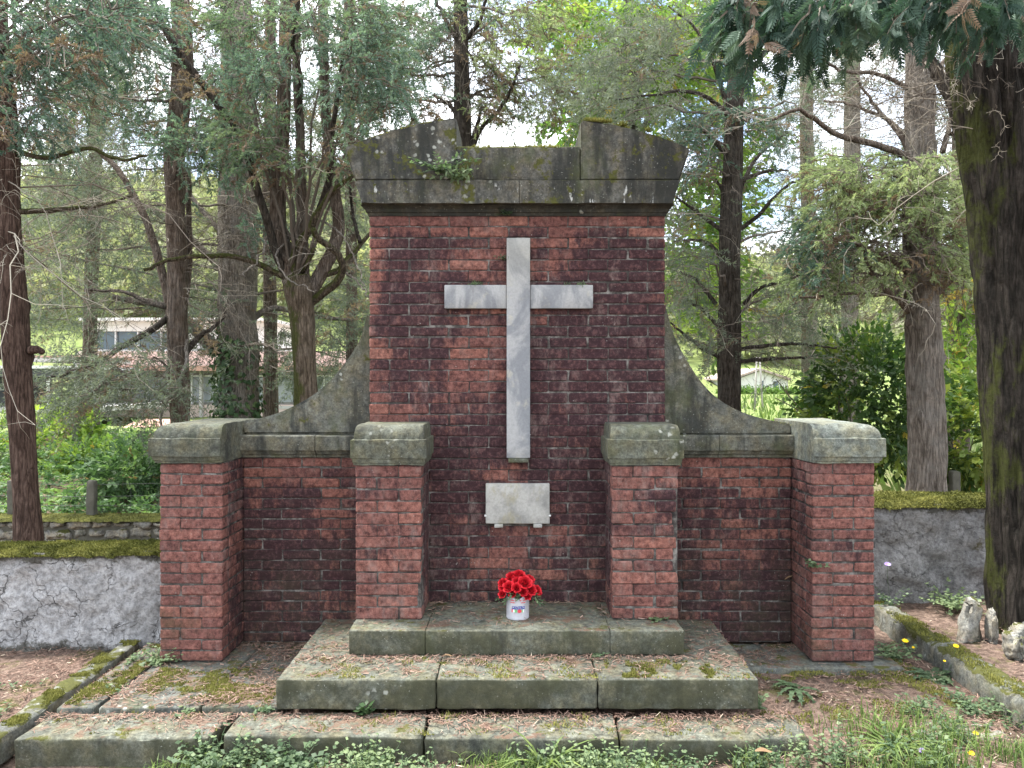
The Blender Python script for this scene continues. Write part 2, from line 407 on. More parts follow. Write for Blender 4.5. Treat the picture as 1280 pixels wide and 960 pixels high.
c = t.mix(t.math('MULTIPLY', t.ramp(t.noise(1.0, 6, 0.7, t.scaled(9, 9, 5)), 0.52, 0.7), 0.7), c, (0.27, 0.25, 0.17))
c = t.mix(0.3, c, t.cramp(t.noise(70, 4), [(0.3, (0.5, 0.5, 0.5)), (0.6, (1.1, 1.1, 1.1))]), 'MULTIPLY')
t.pbr(c, 0.8, t.bump(t.noise(60, 4), 0.2, 0.004), 0.3); M['plaque_marble'] = t.m

# roughcast walls
def mat_roughcast(name, lo, hi, crack=1.0, moss=0.3):
    t = NT(name); x = t.xyz()
    n1 = t.noise(5, 8, 0.75); n2 = t.noise(38, 5, 0.7)
    c = t.mix(t.ramp(n1, 0.3, 0.7), lo, hi)
    c = t.mix(0.5, c, t.cramp(n2, [(0.37, (0.3, 0.3, 0.3)), (0.5, (1, 1, 1)), (0.64, (1.5, 1.5, 1.5))]), 'MULTIPLY')
    wob = t.n('ShaderNodeVectorMath', operation='ADD'); t.L(t.pos, wob.inputs[0])
    nn = t.n('ShaderNodeTexNoise'); nn.inputs['Scale'].default_value = 6; nn.inputs['Detail'].default_value = 5; t.L(t.pos, nn.inputs['Vector'])
    ms = t.n('ShaderNodeVectorMath', operation='SCALE'); t.L(nn.outputs['Color'], ms.inputs[0]); ms.inputs['Scale'].default_value = 0.28
    t.L(ms.outputs[0], wob.inputs[1])
    e = t.voro(5.2, 'DISTANCE_TO_EDGE', wob.outputs[0])
    ck = t.math('MULTIPLY', t.math('SUBTRACT', 1.0, t.ramp(e, 0.0, 0.020)), t.ramp(t.noise(2.4, 3), 0.42, 0.56))
    c = t.mix(t.math('MULTIPLY', ck, 0.8 * crack), c, (0.035, 0.033, 0.03))
    tone = t.attr()                                        # 1 at the foot and under the moss cap, darker there
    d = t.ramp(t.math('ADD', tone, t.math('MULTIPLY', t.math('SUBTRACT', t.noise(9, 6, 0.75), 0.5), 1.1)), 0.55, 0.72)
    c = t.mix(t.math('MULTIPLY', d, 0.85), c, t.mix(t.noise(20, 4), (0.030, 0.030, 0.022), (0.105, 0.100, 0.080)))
    mo = t.ramp(t.noise(3.4, 6, 0.7), 0.66 - 0.16 * moss, 0.74 - 0.14 * moss)
    c = t.mix(t.math('MULTIPLY', mo, 0.8), c, (0.085, 0.072, 0.022))
    h = t.math('SUBTRACT', t.math('ADD', t.math('MULTIPLY', n2, 0.6), t.noise(13, 6, 0.75)), t.math('MULTIPLY', ck, 0.5))
    t.pbr(c, 0.95, t.bump(h, 0.9, 0.03), 0.15); M[name] = t.m
mat_roughcast('pale_roughcast', (0.25, 0.25, 0.252), (0.42, 0.418, 0.42), 0.95, 0.0)
mat_roughcast('grey_roughcast', (0.17, 0.168, 0.165), (0.33, 0.325, 0.32), 0.35, 0.35)

t = NT('moss'); tone = t.attr()
c = t.cramp(t.math('ADD', t.math('MULTIPLY', tone, 0.5), t.math('MULTIPLY', t.noise(7, 6, 0.7), 0.6)),
            [(0.2, (0.035, 0.040, 0.012)), (0.5, (0.105, 0.112, 0.028)), (0.85, (0.23, 0.225, 0.065))])
t.leaf(c, 0.15, rough=0.9, spec=0.05); M['moss'] = t.m
t = NT('moss_bed'); c = t.cramp(t.noise(6, 8, 0.75), [(0.3, (0.022, 0.024, 0.010)), (0.5, (0.070, 0.074, 0.022)), (0.7, (0.17, 0.165, 0.050))])
t.pbr(c, 0.95, t.bump(t.noise(70, 4, 0.7), 0.9, 0.02), 0.05); M['moss_bed'] = t.m

# bark
def mat_bark(name, lo, hi, moss=0.0, grey=0.0, scale=1.0):
    t = NT(name); nx = t.xyz(t.geo.outputs['Normal'])
    f = t.noise(1.0, 8, 0.75, t.scaled(34 * scale, 34 * scale, 5.5 * scale), 0.6); g = t.noise(9, 7, 0.75)
    p = t.voro(1.0, 'DISTANCE_TO_EDGE', t.scaled(30 * scale, 30 * scale, 3.6 * scale)); pl = t.ramp(p, 0.0, 0.20)
    c = t.cramp(f, [(0.30, tuple(x * 0.25 for x in lo)), (0.45, lo), (0.66, hi)])
    c = t.mix(0.5, c, t.cramp(pl, [(0.0, (0.30, 0.28, 0.27)), (0.6, (1.05, 1.05, 1.05))]), 'MULTIPLY')
    c = t.mix(t.math('MULTIPLY', t.ramp(g, 0.48, 0.66), 0.55), c, tuple(x * 0.45 for x in lo))
    if grey: c = t.mix(t.math('MULTIPLY', t.ramp(t.noise(5, 7, 0.75), 0.40, 0.62), grey), c, t.mix(f, (0.10, 0.095, 0.085), (0.30, 0.285, 0.26)))
    if moss:
        s = t.math('ADD', t.math('MULTIPLY', nx[0], -0.13), t.math('MULTIPLY', nx[2], 0.15))
        mf = t.ramp(t.math('ADD', t.noise(4.0, 8, 0.75, t.scaled(1, 1, 0.55)), s), 0.68 - 0.2 * moss, 0.80 - 0.2 * moss)
        c = t.mix(t.math('MULTIPLY', mf, 0.9), c, t.mix(t.noise(55, 4, 0.7), (0.022, 0.028, 0.009), (0.095, 0.105, 0.028)))
    h = t.math('ADD', t.math('ADD', f, t.math('MULTIPLY', t.noise(60, 4, 0.7), 0.3)), t.math('MULTIPLY', pl, 0.35))
    t.pbr(c, 0.95, t.bump(h, 1.0, 0.04 / scale), 0.1); M[name] = t.m
mat_bark('red_bark', (0.076, 0.049, 0.038), (0.171, 0.117, 0.094))
mat_bark('brown_bark', (0.102, 0.075, 0.056), (0.237, 0.186, 0.147), grey=0.25)
mat_bark('grey_bark', (0.140, 0.118, 0.096), (0.293, 0.253, 0.213), grey=0.45)
mat_bark('dark_bark', (0.039, 0.032, 0.025), (0.107, 0.089, 0.071), grey=0.15)
mat_bark('pale_bark', (0.225, 0.194, 0.163), (0.450, 0.400, 0.338), grey=0.5)
mat_bark('mossy_bark', (0.098, 0.075, 0.052), (0.230, 0.184, 0.138), moss=0.9, grey=0.1)
mat_bark('big_mossy_bark', (0.027, 0.024, 0.020), (0.083, 0.070, 0.059), moss=0.50, scale=0.8)
mat_bark('mossy_limb', (0.075, 0.062, 0.045), (0.213, 0.175, 0.125), moss=1.35)
t = NT('twig'); c = t.cramp(t.attr(), [(0.0, (0.060, 0.050, 0.042)), (0.5, (0.15, 0.128, 0.105)), (1.0, (0.36, 0.33, 0.27))])
t.pbr(c, 0.9, None, 0.1); M['twig'] = t.m

# foliage: tone 0..0.12 are dead sprays, above that from dark green to fresh green
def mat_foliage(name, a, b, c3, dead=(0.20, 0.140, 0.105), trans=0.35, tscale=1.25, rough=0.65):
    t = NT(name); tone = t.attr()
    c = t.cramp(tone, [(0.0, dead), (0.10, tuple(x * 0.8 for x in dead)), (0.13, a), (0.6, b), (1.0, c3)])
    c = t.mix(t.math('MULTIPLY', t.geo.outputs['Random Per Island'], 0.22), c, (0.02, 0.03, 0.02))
    tc = t.mix(1.0, c, (tscale * 1.05, tscale * 1.15, tscale * 0.75), 'MULTIPLY')
    t.leaf(c, trans, tc, rough, 0.2); M[name] = t.m
mat_foliage('cypress_foliage', (0.070, 0.103, 0.073), (0.138, 0.194, 0.125), (0.231, 0.294, 0.163))
mat_foliage('blue_cypress_foliage', (0.062, 0.106, 0.086), (0.138, 0.204, 0.166), (0.216, 0.294, 0.222))
mat_foliage('cedar_foliage', (0.088, 0.106, 0.085), (0.159, 0.183, 0.144), (0.248, 0.271, 0.206))
mat_foliage('light_cypress_foliage', (0.098, 0.132, 0.071), (0.213, 0.265, 0.144), (0.345, 0.385, 0.213), trans=0.42)
mat_foliage('dark_frond', (0.022, 0.048, 0.036), (0.054, 0.100, 0.074), (0.12, 0.18, 0.13), trans=0.3)
mat_foliage('broad_leaf', (0.060, 0.113, 0.024), (0.132, 0.224, 0.047), (0.317, 0.396, 0.079), dead=(0.36, 0.26, 0.06), trans=0.45, rough=0.45)
mat_foliage('dark_broad_leaf', (0.026, 0.058, 0.017), (0.066, 0.120, 0.031), (0.228, 0.276, 0.048), dead=(0.42, 0.34, 0.06), trans=0.35, rough=0.4)
mat_foliage('ivy_leaf', (0.020, 0.042, 0.016), (0.048, 0.090, 0.034), (0.12, 0.17, 0.06), dead=(0.14, 0.09, 0.04), trans=0.25, rough=0.45)
mat_foliage('bramble_leaf', (0.044, 0.088, 0.035), (0.100, 0.175, 0.069), (0.250, 0.362, 0.112), dead=(0.22, 0.15, 0.06), trans=0.35, rough=0.5)
mat_foliage('weed_leaf', (0.056, 0.096, 0.050), (0.118, 0.175, 0.095), (0.21, 0.27, 0.135), dead=(0.35, 0.27, 0.14), trans=0.35, rough=0.5)
mat_foliage('grass_blade', (0.060, 0.100, 0.030), (0.125, 0.190, 0.055), (0.24, 0.30, 0.10), dead=(0.40, 0.32, 0.18), trans=0.35, rough=0.5)
mat_foliage('far_leaf', (0.12, 0.135, 0.085), (0.21, 0.225, 0.130), (0.34, 0.34, 0.19), dead=(0.36, 0.30, 0.13), trans=0.35, rough=0.8)  # pale tones put the hill's sunlight and haze into the leaf colour
t = NT('litter'); c = t.cramp(t.attr(), [(0.0, (0.060, 0.034, 0.026)), (0.45, (0.165, 0.106, 0.082)), (0.8, (0.27, 0.185, 0.145)), (1.0, (0.40, 0.34, 0.26))])
t.pbr(c, 0.9, None, 0.1); M['litter'] = t.m

# ground: needle litter round the grave, grass further off
t = NT('ground'); x = t.xyz()
n1 = t.noise(2.2, 8, 0.75); n2 = t.noise(26, 6, 0.75); n3 = t.noise(140, 3, 0.7)
c = t.cramp(n2, [(0.28, (0.045, 0.034, 0.028)), (0.5, (0.140, 0.102, 0.084)), (0.7, (0.27, 0.205, 0.17))])
c = t.mix(0.6, c, t.cramp(n3, [(0.3, (0.35, 0.33, 0.31)), (0.6, (1.25, 1.2, 1.15))]), 'MULTIPLY')
c = t.mix(t.math('MULTIPLY', t.ramp(n1, 0.52, 0.62), 0.7), c, t.mix(n2, (0.045, 0.055, 0.014), (0.14, 0.15, 0.04)))
gr = t.mix(t.noise(0.35, 8, 0.75), (0.11, 0.15, 0.05), (0.22, 0.24, 0.10))
gr = t.mix(t.ramp(t.noise(1.6, 7, 0.75), 0.45, 0.7), gr, (0.10, 0.15, 0.04))
far = t.ramp(t.math('ADD', x[1], t.math('MULTIPLY', t.math('SUBTRACT', n1, 0.5), 8)), 9.0, 15.0)
c = t.mix(far, c, gr)
t.pbr(c, 0.97, t.bump(t.math('ADD', n2, t.math('MULTIPLY', n3, 0.4)), 0.8, 0.02), 0.05); M['ground'] = t.m

mat_plain('pink_plaster', (0.50, 0.40, 0.36), 0.9, 0.06, 2)
mat_plain('white_plaster', (0.58, 0.57, 0.55), 0.85, 0.05, 2)
mat_plain('house_roof', (0.34, 0.27, 0.24), 0.9, 0.1, 3)
mat_plain('concrete', (0.38, 0.37, 0.355), 0.9, 0.15, 8)
mat_plain('post_concrete', (0.085, 0.082, 0.065), 0.95, 0.3, 14, bump=0.5)
mat_plain('terracotta', (0.34, 0.20, 0.155), 0.85, 0.15, 6)
mat_plain('blue_glass', (0.055, 0.085, 0.105), 0.15, 0.2, 1, spec=0.5)
mat_plain('grey_curtain_glass', (0.20, 0.22, 0.24), 0.2, 0.2, 1.5, spec=0.5)
mat_plain('dark_roof', (0.045, 0.048, 0.055), 0.6, 0.2, 3)
mat_plain('white_metal', (0.62, 0.62, 0.62), 0.5, 0.08, 5)
mat_plain('wire', (0.07, 0.075, 0.07), 0.6, 0.2, 5, metal=0.5)
mat_plain('pole_wood', (0.33, 0.31, 0.29), 0.9, 0.1, 4)
mat_plain('tin', (0.42, 0.42, 0.45), 0.55, 0.12, 40, metal=0.0, bump=0.3)
mat_plain('ink_blue', (0.030, 0.055, 0.30), 0.6, 0.1); mat_plain('ink_red', (0.60, 0.05, 0.07), 0.6, 0.1)
mat_plain('ink_green', (0.16, 0.42, 0.18), 0.6, 0.1); mat_plain('ink_white', (0.75, 0.75, 0.72), 0.6, 0.05)
t = NT('rose_petal'); c = t.mix(t.attr(), (0.20, 0.001, 0.005), (0.66, 0.020, 0.034)); t.leaf(c, 0.2, rough=0.55, spec=0.25); M['rose_petal'] = t.m
mat_plain('yellow_petal', (0.80, 0.55, 0.01), 0.6, 0.1); mat_plain('lilac_petal', (0.42, 0.30, 0.68), 0.6, 0.1)
mat_plain('dry_leaf', (0.19, 0.12, 0.065), 0.8, 0.3, 30)
# ------------------------------------------------------------------ shape builders for stone and brick
def bevel_cube():
    V = []; idx = {}
    for ax in range(3):
        for sx in (-1, 1):
            for s1 in (-1, 1):
                for s2 in (-1, 1):
                    s = [0, 0, 0]; m = [1, 1, 1]; o = [i for i in range(3) if i != ax]
                    s[ax] = sx; s[o[0]] = s1; s[o[1]] = s2; m[ax] = 0
                    idx[(ax, tuple(s))] = len(V); V.append((s, m))
    Q = []; T = []
    for ax in range(3):
        o = [i for i in range(3) if i != ax]
        for sx in (-1, 1):
            f = []
            for s1, s2 in ((-1, -1), (1, -1), (1, 1), (-1, 1)):
                s = [0, 0, 0]; s[ax] = sx; s[o[0]] = s1; s[o[1]] = s2; f.append(idx[(ax, tuple(s))])
            if (sx > 0) != (ax != 1): f = f[::-1]
            Q.append(f)
    for ax in range(3):                                   # edges along ax
        a, b = [i for i in range(3) if i != ax]
        for sa in (-1, 1):
            for sb in (-1, 1):
                def K(face, along):
                    s = [0, 0, 0]; s[ax] = along; s[a] = sa; s[b] = sb; return idx[(face, tuple(s))]
                f = [K(a, -1), K(a, 1), K(b, 1), K(b, -1)]
                if (sa * sb > 0) != (ax == 1): f = f[::-1]
                Q.append(f)
    for s in [(i, j, k) for i in (-1, 1) for j in (-1, 1) for k in (-1, 1)]:
        f = [idx[(0, s)], idx[(1, s)], idx[(2, s)]]
        if s[0] * s[1] * s[2] < 0: f = f[::-1]
        T.append(f)
    return np.array([v[0] for v in V], float), np.array([v[1] for v in V], float), np.array(Q), np.array(T)
BS, BM_, BQ, BT = bevel_cube()

def brick(mb, x0, x1, y0, y1, z0, z1, r=0.0065, jit=0.0016, tone=0.5):
    c = np.array([(x0 + x1) / 2, (y0 + y1) / 2, (z0 + z1) / 2]); h = np.array([(x1 - x0) / 2, (y1 - y0) / 2, (z1 - z0) / 2])
    V = c + BS * (h - r * BM_ * rng.uniform(0.6, 1.6)) + rng.normal(0, jit, (24, 3))
    mb.add(V, Q=BQ, T=BT, tone=tone)

def brickwork(mb, x0, x1, yf, yb, z0, z1, n, left=True, right=True, unit=0.245, bite=None, bite_l=None, start=0):
    """running-bond bricks round a mortar core; front at yf, returns on the sides"""
    p = (z1 - z0) / n; g = 0.0024
    for c in range(n):
        za, zb = z0 + c * p + g, z0 + (c + 1) * p - g
        odd = (c + start) % 2
        x = x0; first = True
        while x < x1 - 0.02:
            L = unit / 2 if (first and odd) else unit
            e = min(x + L, x1)
            if x1 - e < 0.05: e = x1
            a = x + (0 if first else g) ; b = e - (0 if e >= x1 - 1e-6 else g)
            if not first: a += rng.normal(0, 0.002)
            dy = rng.uniform(-.0025, .0012)
            tn = np.clip(rng.normal(0.52, 0.27), 0, 1)
            if bite and e >= x1 - 1e-6: b -= bite(c)
            if bite_l and first: a += bite_l(c)
            brick(mb, a, b, yf + dy, yf + 0.11, za + rng.normal(0, 0.0008), zb + rng.normal(0, 0.0008), tone=tn)
            x = e; first = False
        for side, on in ((x0, left), (x1, right)):
            if not on: continue
            y = yf + (0.245 if odd else 0.118); first = True
            if odd:                                        # the stretcher that turns the corner
                ya = yf + 0.112
                if side == x0: brick(mb, x0 + rng.normal(0, .0015), x0 + 0.11, ya, min(y - g, yb), za, zb, tone=np.clip(rng.normal(0.5, 0.25), 0, 1))
                else: brick(mb, x1 - 0.11, x1 + rng.normal(0, .0015), ya, min(y - g, yb), za, zb, tone=np.clip(rng.normal(0.5, 0.25), 0, 1))
            while y < yb - 0.02:
                e = min(y + unit, yb)
                if yb - e < 0.05: e = yb
                d = rng.uniform(-.001, .001)
                xa, xb = (x0 + d, x0 + 0.11) if side == x0 else (x1 - 0.11, x1 + d)
                brick(mb, xa, xb, y + g, e - g, za, zb, tone=np.clip(rng.normal(0.5, 0.25), 0, 1))
                y = e
    s = 0.0062
    m = 0.05
    V = np.array([[x0 + s, yf + s, z0], [x1 - s, yf + s, z0], [x1 - s, yb - .002, z0], [x0 + s, yb - .002, z0],
                  [x0 + s, yf + s, z1 - .001], [x1 - s, yf + s, z1 - .001], [x1 - s, yb - .002, z1 - .001], [x0 + s, yb - .002, z1 - .001]])
    mb.add(V, Q=[[0, 1, 5, 4], [1, 2, 6, 5], [2, 3, 7, 6], [3, 0, 4, 7], [4, 5, 6, 7], [3, 2, 1, 0]], mat=1)

def set_clean_lit(o, fn):
    me = o.data; n = len(me.vertices); co = np.zeros(n * 3, np.float32); me.vertices.foreach_get('co', co)
    co = co.reshape(n, 3) + np.array(wloc(o)); a = me.attributes.new('clean_lit', 'FLOAT', 'POINT')
    a.data.foreach_set('value', fn(co[:, 0], co[:, 1], co[:, 2]).astype(np.float32))

def axis_pts(a, b, n, r):
    L = b - a
    return np.concatenate([[a, a + r * 0.3, a + r], np.linspace(a + r, b - r, n + 1)[1:-1], [b - r, b - r * 0.3, b]])
def stone_box(mb, x0, x1, y0, y1, z0, z1, r=0.012, step=0.06, amp=0.004, seed=0, mat=0, skew=None, chips=0.6, tone=0.5):
    """a dressed block with worn edges: grid faces, rounded arrises, small uneven relief"""
    ax = [axis_pts(a, b, max(2, int((b - a) / step)), min(r, (b - a) * 0.3)) for a, b in ((x0, x1), (y0, y1), (z0, z1))]
    n = [len(a) for a in ax]; lo = np.array([x0, y0, z0]) ; hi = np.array([x1, y1, z1])
    ids = {}; P = []; Q = []
    def vid(i, j, k):
        key = (i, j, k)
        if key not in ids: ids[key] = len(P); P.append((ax[0][i], ax[1][j], ax[2][k]))
        return ids[key]
    for j in range(n[1] - 1):
        for k in range(n[2] - 1):
            for i, fl in ((0, 1), (n[0] - 1, 0)):
                f = [vid(i, j, k), vid(i, j + 1, k), vid(i, j + 1, k + 1), vid(i, j, k + 1)]; Q.append(f[::-1] if fl else f)
    for i in range(n[0] - 1):
        for k in range(n[2] - 1):
            for j, fl in ((0, 0), (n[1] - 1, 1)):
                f = [vid(i, j, k), vid(i + 1, j, k), vid(i + 1, j, k + 1), vid(i, j, k + 1)]; Q.append(f[::-1] if fl else f)
        for j in range(n[1] - 1):
            for k, fl in ((0, 1), (n[2] - 1, 0)):
                f = [vid(i, j, k), vid(i + 1, j, k), vid(i + 1, j + 1, k), vid(i, j + 1, k)]; Q.append(f[::-1] if fl else f)
    P = np.array(P); rr = np.minimum(r, (hi - lo) * 0.3)
    q = np.clip(P, lo + rr, hi - rr); d = P - q; ln = np.linalg.norm(d / rr, axis=1, keepdims=True)
    P2 = q + np.where(ln > 1, d / np.maximum(ln, 1e-6), d)
    edge = ((np.abs(d) > 1e-6).sum(1) >= 2)
    out = []
    for p, e, dd in zip(P2, edge, d):
        s = Vector(p) + Vector((seed * 3.1, seed * 1.7, 0))
        a = fbm(s, 9) * amp
        nd = norm(dd) if np.any(np.abs(dd) > 1e-6) else np.zeros(3)
        w = nd * a
        if e: w = w - nd * max(0, fbm(s, 14) + 0.05) * r * chips * 1.6
        out.append(p + w)
    P2 = np.array(out)
    if skew is not None: P2 = skew(P2)
    mb.add(P2, Q=Q, mat=mat, tone=tone)

def loft(mb, levels, nx=24, ny=6, amp=0.0015, seed=0, mat=0):
    """stack of rectangles (z, x0, x1, y0, y1) joined side by side; closed top and bottom"""
    rings = []
    for z, x0, x1, y0, y1 in levels:
        a = [(x, y0) for x in np.linspace(x0, x1, nx + 1)[:-1]] + [(x1, y) for y in np.linspace(y0, y1, ny + 1)[:-1]] \
            + [(x, y1) for x in np.linspace(x1, x0, nx + 1)[:-1]] + [(x0, y) for y in np.linspace(y1, y0, ny + 1)[:-1]]
        ring = []
        for x, y in a:
            d = amp * fbm((x + seed, y, z), 11)
            ring.append((x, y + d, z + amp * fbm((x, y + 4, z + seed), 8)))
        rings.append(ring)
    k = len(rings[0]); V = np.array(rings).reshape(-1, 3); Q = []
    for i in range(len(rings) - 1):
        for j in range(k): Q.append([i * k + j, i * k + (j + 1) % k, (i + 1) * k + (j + 1) % k, (i + 1) * k + j])
    mb.add(V, Q=Q, NG=[list(range(k))[::-1], list(range((len(rings) - 1) * k, len(rings) * k))], mat=mat)

def prism(name, poly, y0, y1, mat, parent, bevel=0.008, cuts=0):
    """an outline (x, z) with thickness y0..y1, arrises worn round"""
    base = wloc(parent)
    bm = bmesh.new()
    f = [bm.verts.new((x - base.x, y0 - base.y, z - base.z)) for x, z in poly]; b = [bm.verts.new((x - base.x, y1 - base.y, z - base.z)) for x, z in poly]
    n = len(poly)
    bm.faces.new(f); bm.faces.new(b[::-1])
    for i in range(n): bm.faces.new((f[(i + 1) % n], f[i], b[i], b[(i + 1) % n]))
    bmesh.ops.recalc_face_normals(bm, faces=bm.faces)
    bmesh.ops.bevel(bm, geom=[e for e in bm.edges if len(e.link_faces) == 2 and e.calc_face_angle(0) > 0.5], offset=bevel, segments=2, affect='EDGES', clamp_overlap=True)
    me = bpy.data.meshes.new(name); bm.to_mesh(me); bm.free(); me.materials.append(mat)
    for p in me.polygons: p.use_smooth = True
    me.set_sharp_from_angle(angle=math.radians(40))
    o = link(bpy.data.objects.new(name, me)); o.parent = parent
    return o

# ------------------------------------------------------------------ the monument
CX = -0.012                                                # its middle
mon = thing('brick_memorial', 'tall red brick grave monument with grey stone cornice, scroll shoulders and four capped piers', 'memorial', (CX, 4.73, 0))
def G(x, z, cx, cz, rx, rz): return np.exp(-((x - cx) / rx) ** 2 - ((z - cz) / rz) ** 2)

mb = MB(); brickwork(mb, CX - .911, CX + .911, 4.73, 5.05, 0.285, 2.668, 35)
o = mb.build('main_wall', [M['wall_brick'], M['mortar']], mon)
def clean_main(x, y, z):
    x = x - CX; c = 0.20 + 0 * x
    c += 0.85 * np.clip((z - 2.50) / 0.16, 0, 1) * np.clip(1.1 - np.abs(x + 0.05) * 0.3, 0, 1)         # under the cornice
    c += 0.65 * G(x, z, -0.24, 1.86, 0.19, 0.26) + 0.5 * G(x, z, -0.30, 1.62, 0.13, 0.22)                # under the left arm
    c += 0.6 * G(x, z, -0.20, 2.38, 0.22, 0.16) + 0.5 * G(x, z, 0.22, 2.42, 0.16, 0.15)                 # above the arms
    c += 0.35 * G(x, z, 0.20, 1.98, 0.2, 0.09)
    c += 0.7 * G(x, z, -0.02, 1.09, 0.13, 0.07)                                                         # between cross and plaque
    c += 0.6 * G(x, z, -0.02, 0.66, 0.26, 0.16) + 0.3 * G(x, z, 0.0, 0.42, 0.3, 0.16)
    c += 0.55 * np.exp(-((x + 0.911) / 0.10) ** 2) + 0.5 * G(x, z, -0.72, 1.45, 0.24, 0.07)
    c += 0.25 * np.exp(-((x - 0.911) / 0.06) ** 2)
    c += 0.3 * G(x, z, 0.30, 0.75, 0.06, 0.2)
    c -= 0.35 * G(x, z, 0.62, 2.1, 0.28, 0.35) + 0.3 * G(x, z, -0.65, 2.15, 0.2, 0.3) + 0.2 * G(x, z, 0.2, 1.4, 0.3, 0.3)
    return np.clip(c, 0, 1)
set_clean_lit(o, clean_main)

# cornice bed moulding and fascia
mb = MB()
yb = 5.12
loft(mb, [(2.664, CX - .916, CX + .916, 4.722, yb), (2.680, CX - .920, CX + .920, 4.716, yb), (2.684, CX - .928, CX + .928, 4.706, yb),
          (2.700, CX - .931, CX + .931, 4.700, yb), (2.716, CX - .945, CX + .945, 4.682, yb), (2.722, CX - .956, CX + .956, 4.668, yb)], nx=40)
loft(mb, [(2.7235, CX - .90, CX + .90, 4.66, 5.09), (2.856, CX - .90, CX + .90, 4.66, 5.09)], nx=4)
mb.build('cornice_moulding', M['dark_moulding_stone'], mon, smooth=True, sharp=25)
for xa, xb, sa, sb in ((-.940, .012, -1, 0), (.015, .940, 0, 1)):
    mb = MB(); lv = []
    for z, k in ((2.7225, 0.004), (2.726, 0), (2.790, 0.018), (2.852, 0.040), (2.858, 0.040)):
        lv.append((z, CX + xa + sa * k, CX + xb + sb * k, 4.630 - 0.1 * k, yb))
    loft(mb, lv, nx=24, amp=0.004, seed=xa)
    mb.build('fascia_block', M['cornice_stone'], mon, smooth=True, sharp=30)
# broken segmental pediment: two curved wings and a lower block between them
def arc(x0, z0, x1, z1, sag, n=14, wob=0.004):
    pts = []
    for i in range(n + 1):
        u = i / n; pts.append((x0 + (x1 - x0) * u, z0 + (z1 - z0) * u + sag * 4 * u * (1 - u) + (wob * fbm((x0 * 7, u * 9, 3), 1) if 0 < i < n else 0)))
    return pts
zb = 2.8585
left = [(CX - .978, zb), (CX - .372, zb)] + [(CX - .366, 3.238)] + arc(CX - .40, 3.236, CX - 1.045, 3.058, 0.026)[1:]
prism('pediment_block', left, 4.630, 5.10, M['cornice_stone'], mon, 0.010)
right = [(CX + .978, zb)] + arc(CX + 1.045, 3.052, CX + .40, 3.222, 0.028) + [(CX + .384, 3.220), (CX + .384, zb)]
prism('pediment_block', right, 4.630, 5.10, M['cornice_stone'], mon, 0.010)
mb = MB(); stone_box(mb, CX - .369, CX + .381, 4.642, 5.08, zb + .001, 3.068, r=0.010, step=0.05, amp=0.006, seed=3)
mb.build('pediment_block', M['cornice_stone'], mon, smooth=True, sharp=40)

def pier_cap(mb, x0, x1, yf, yb, z0, outer, ov=0.045, seed=0):
    """fillet, fascia and a rounded top; the inner side (towards the middle) is dressed flat"""
    def r(z, k, kin=None):
        a = k if outer in (-1, 0) else (0.002 if kin is None else kin); b = k if outer in (1, 0) else (0.002 if kin is None else kin)
        if outer == 0 and k < ov - .015: a = b = ov - .014 - (ov - .014 - k) * .16
        return (z, x0 - a, x1 + b, yf - k * 0.85, yb)
    lv = [r(z0 + .002, ov * .45), r(z0 + .014, ov * .45), r(z0 + .016, ov * .62), r(z0 + .032, ov * .72), r(z0 + .040, ov * .78), r(z0 + .0405, ov), r(z0 + .044, ov + .002)]
    lv += [r(z0 + .145, ov + .002), r(z0 + .149, ov - .001)]
    lv += [r(z0 + .1495, ov - 0.018)]
    for i in range(1, 8):
        a = i / 7 * math.pi / 2; lv.append(r(z0 + .150 + .080 * math.sin(a), ov - 0.018 - .075 * (1 - math.cos(a))))
    loft(mb, lv, nx=14, ny=8, amp=0.004, seed=seed)

# inner piers
H1 = 1.168
def bite_r(c): return {3: .004, 4: .030, 5: .024, 6: .014, 7: .018, 8: .030, 9: .012}.get(c, 0) + abs(rng.normal(0, .003))
def bite_l(c): return abs(rng.normal(0, .006)) + (0.02 if c in (1, 2) else 0)
for s in (-1, 1):
    a, b = sorted((CX + s * .541, CX + s * .920))
    mb = MB(); brickwork(mb, a, b, 4.375, 4.728, 0.291, H1, 13, bite=bite_r if s > 0 else bite_l, start=1 if s > 0 else 0)
    p = mb.build('pier', [M['inner_pier_brick'], M['mortar']], mon)
    if s > 0: p['label'] = 'inner brick pier with a chipped right edge'
    set_clean_lit(p, lambda x, y, z: np.clip(0.62 - 0.5 * (y > 4.40) - 0.30 * G(x, z, CX + .85, .95, .12, .2) - .25 * G(x, z, CX - .8, .75, .12, .25) + .2 * (z < .5), 0, 1))  # side faces darkened to paint their shade, plus a few soot patches
    mb = MB(); pier_cap(mb, a, b, 4.375, 4.728, H1, 0, ov=0.024, seed=s)
    mb.build('cap', M['cap_stone'], p, smooth=True, sharp=22)
# outer piers
for s in (-1, 1):
    a, b = sorted((CX + s * 1.728, CX + s * 2.095))
    mb = MB(); brickwork(mb, a, b, 4.50, 5.16, 0.004, H1, 18, start=0 if s > 0 else 1)
    p = mb.build('pier', [M['pier_brick'], M['mortar']], mon)
    set_clean_lit(p, (lambda x, y, z: np.clip(0.85 - 0.60 * (y > 4.53), 0, 1)) if s < 0 else (lambda x, y, z: np.clip(0.62 - 0.2 * (y > 4.53) - .2 * G(x, z, CX + 1.9, .75, .2, .25), 0, 1)))  # shade of the side faces painted in, strongest on the left pier
    mb = MB(); pier_cap(mb, a, b, 4.50, 5.16, H1, s, ov=0.046, seed=s * 2)
    mb.build('cap', M['cap_stone'] if s < 0 else M['pale_cap_stone'], p, smooth=True, sharp=22)
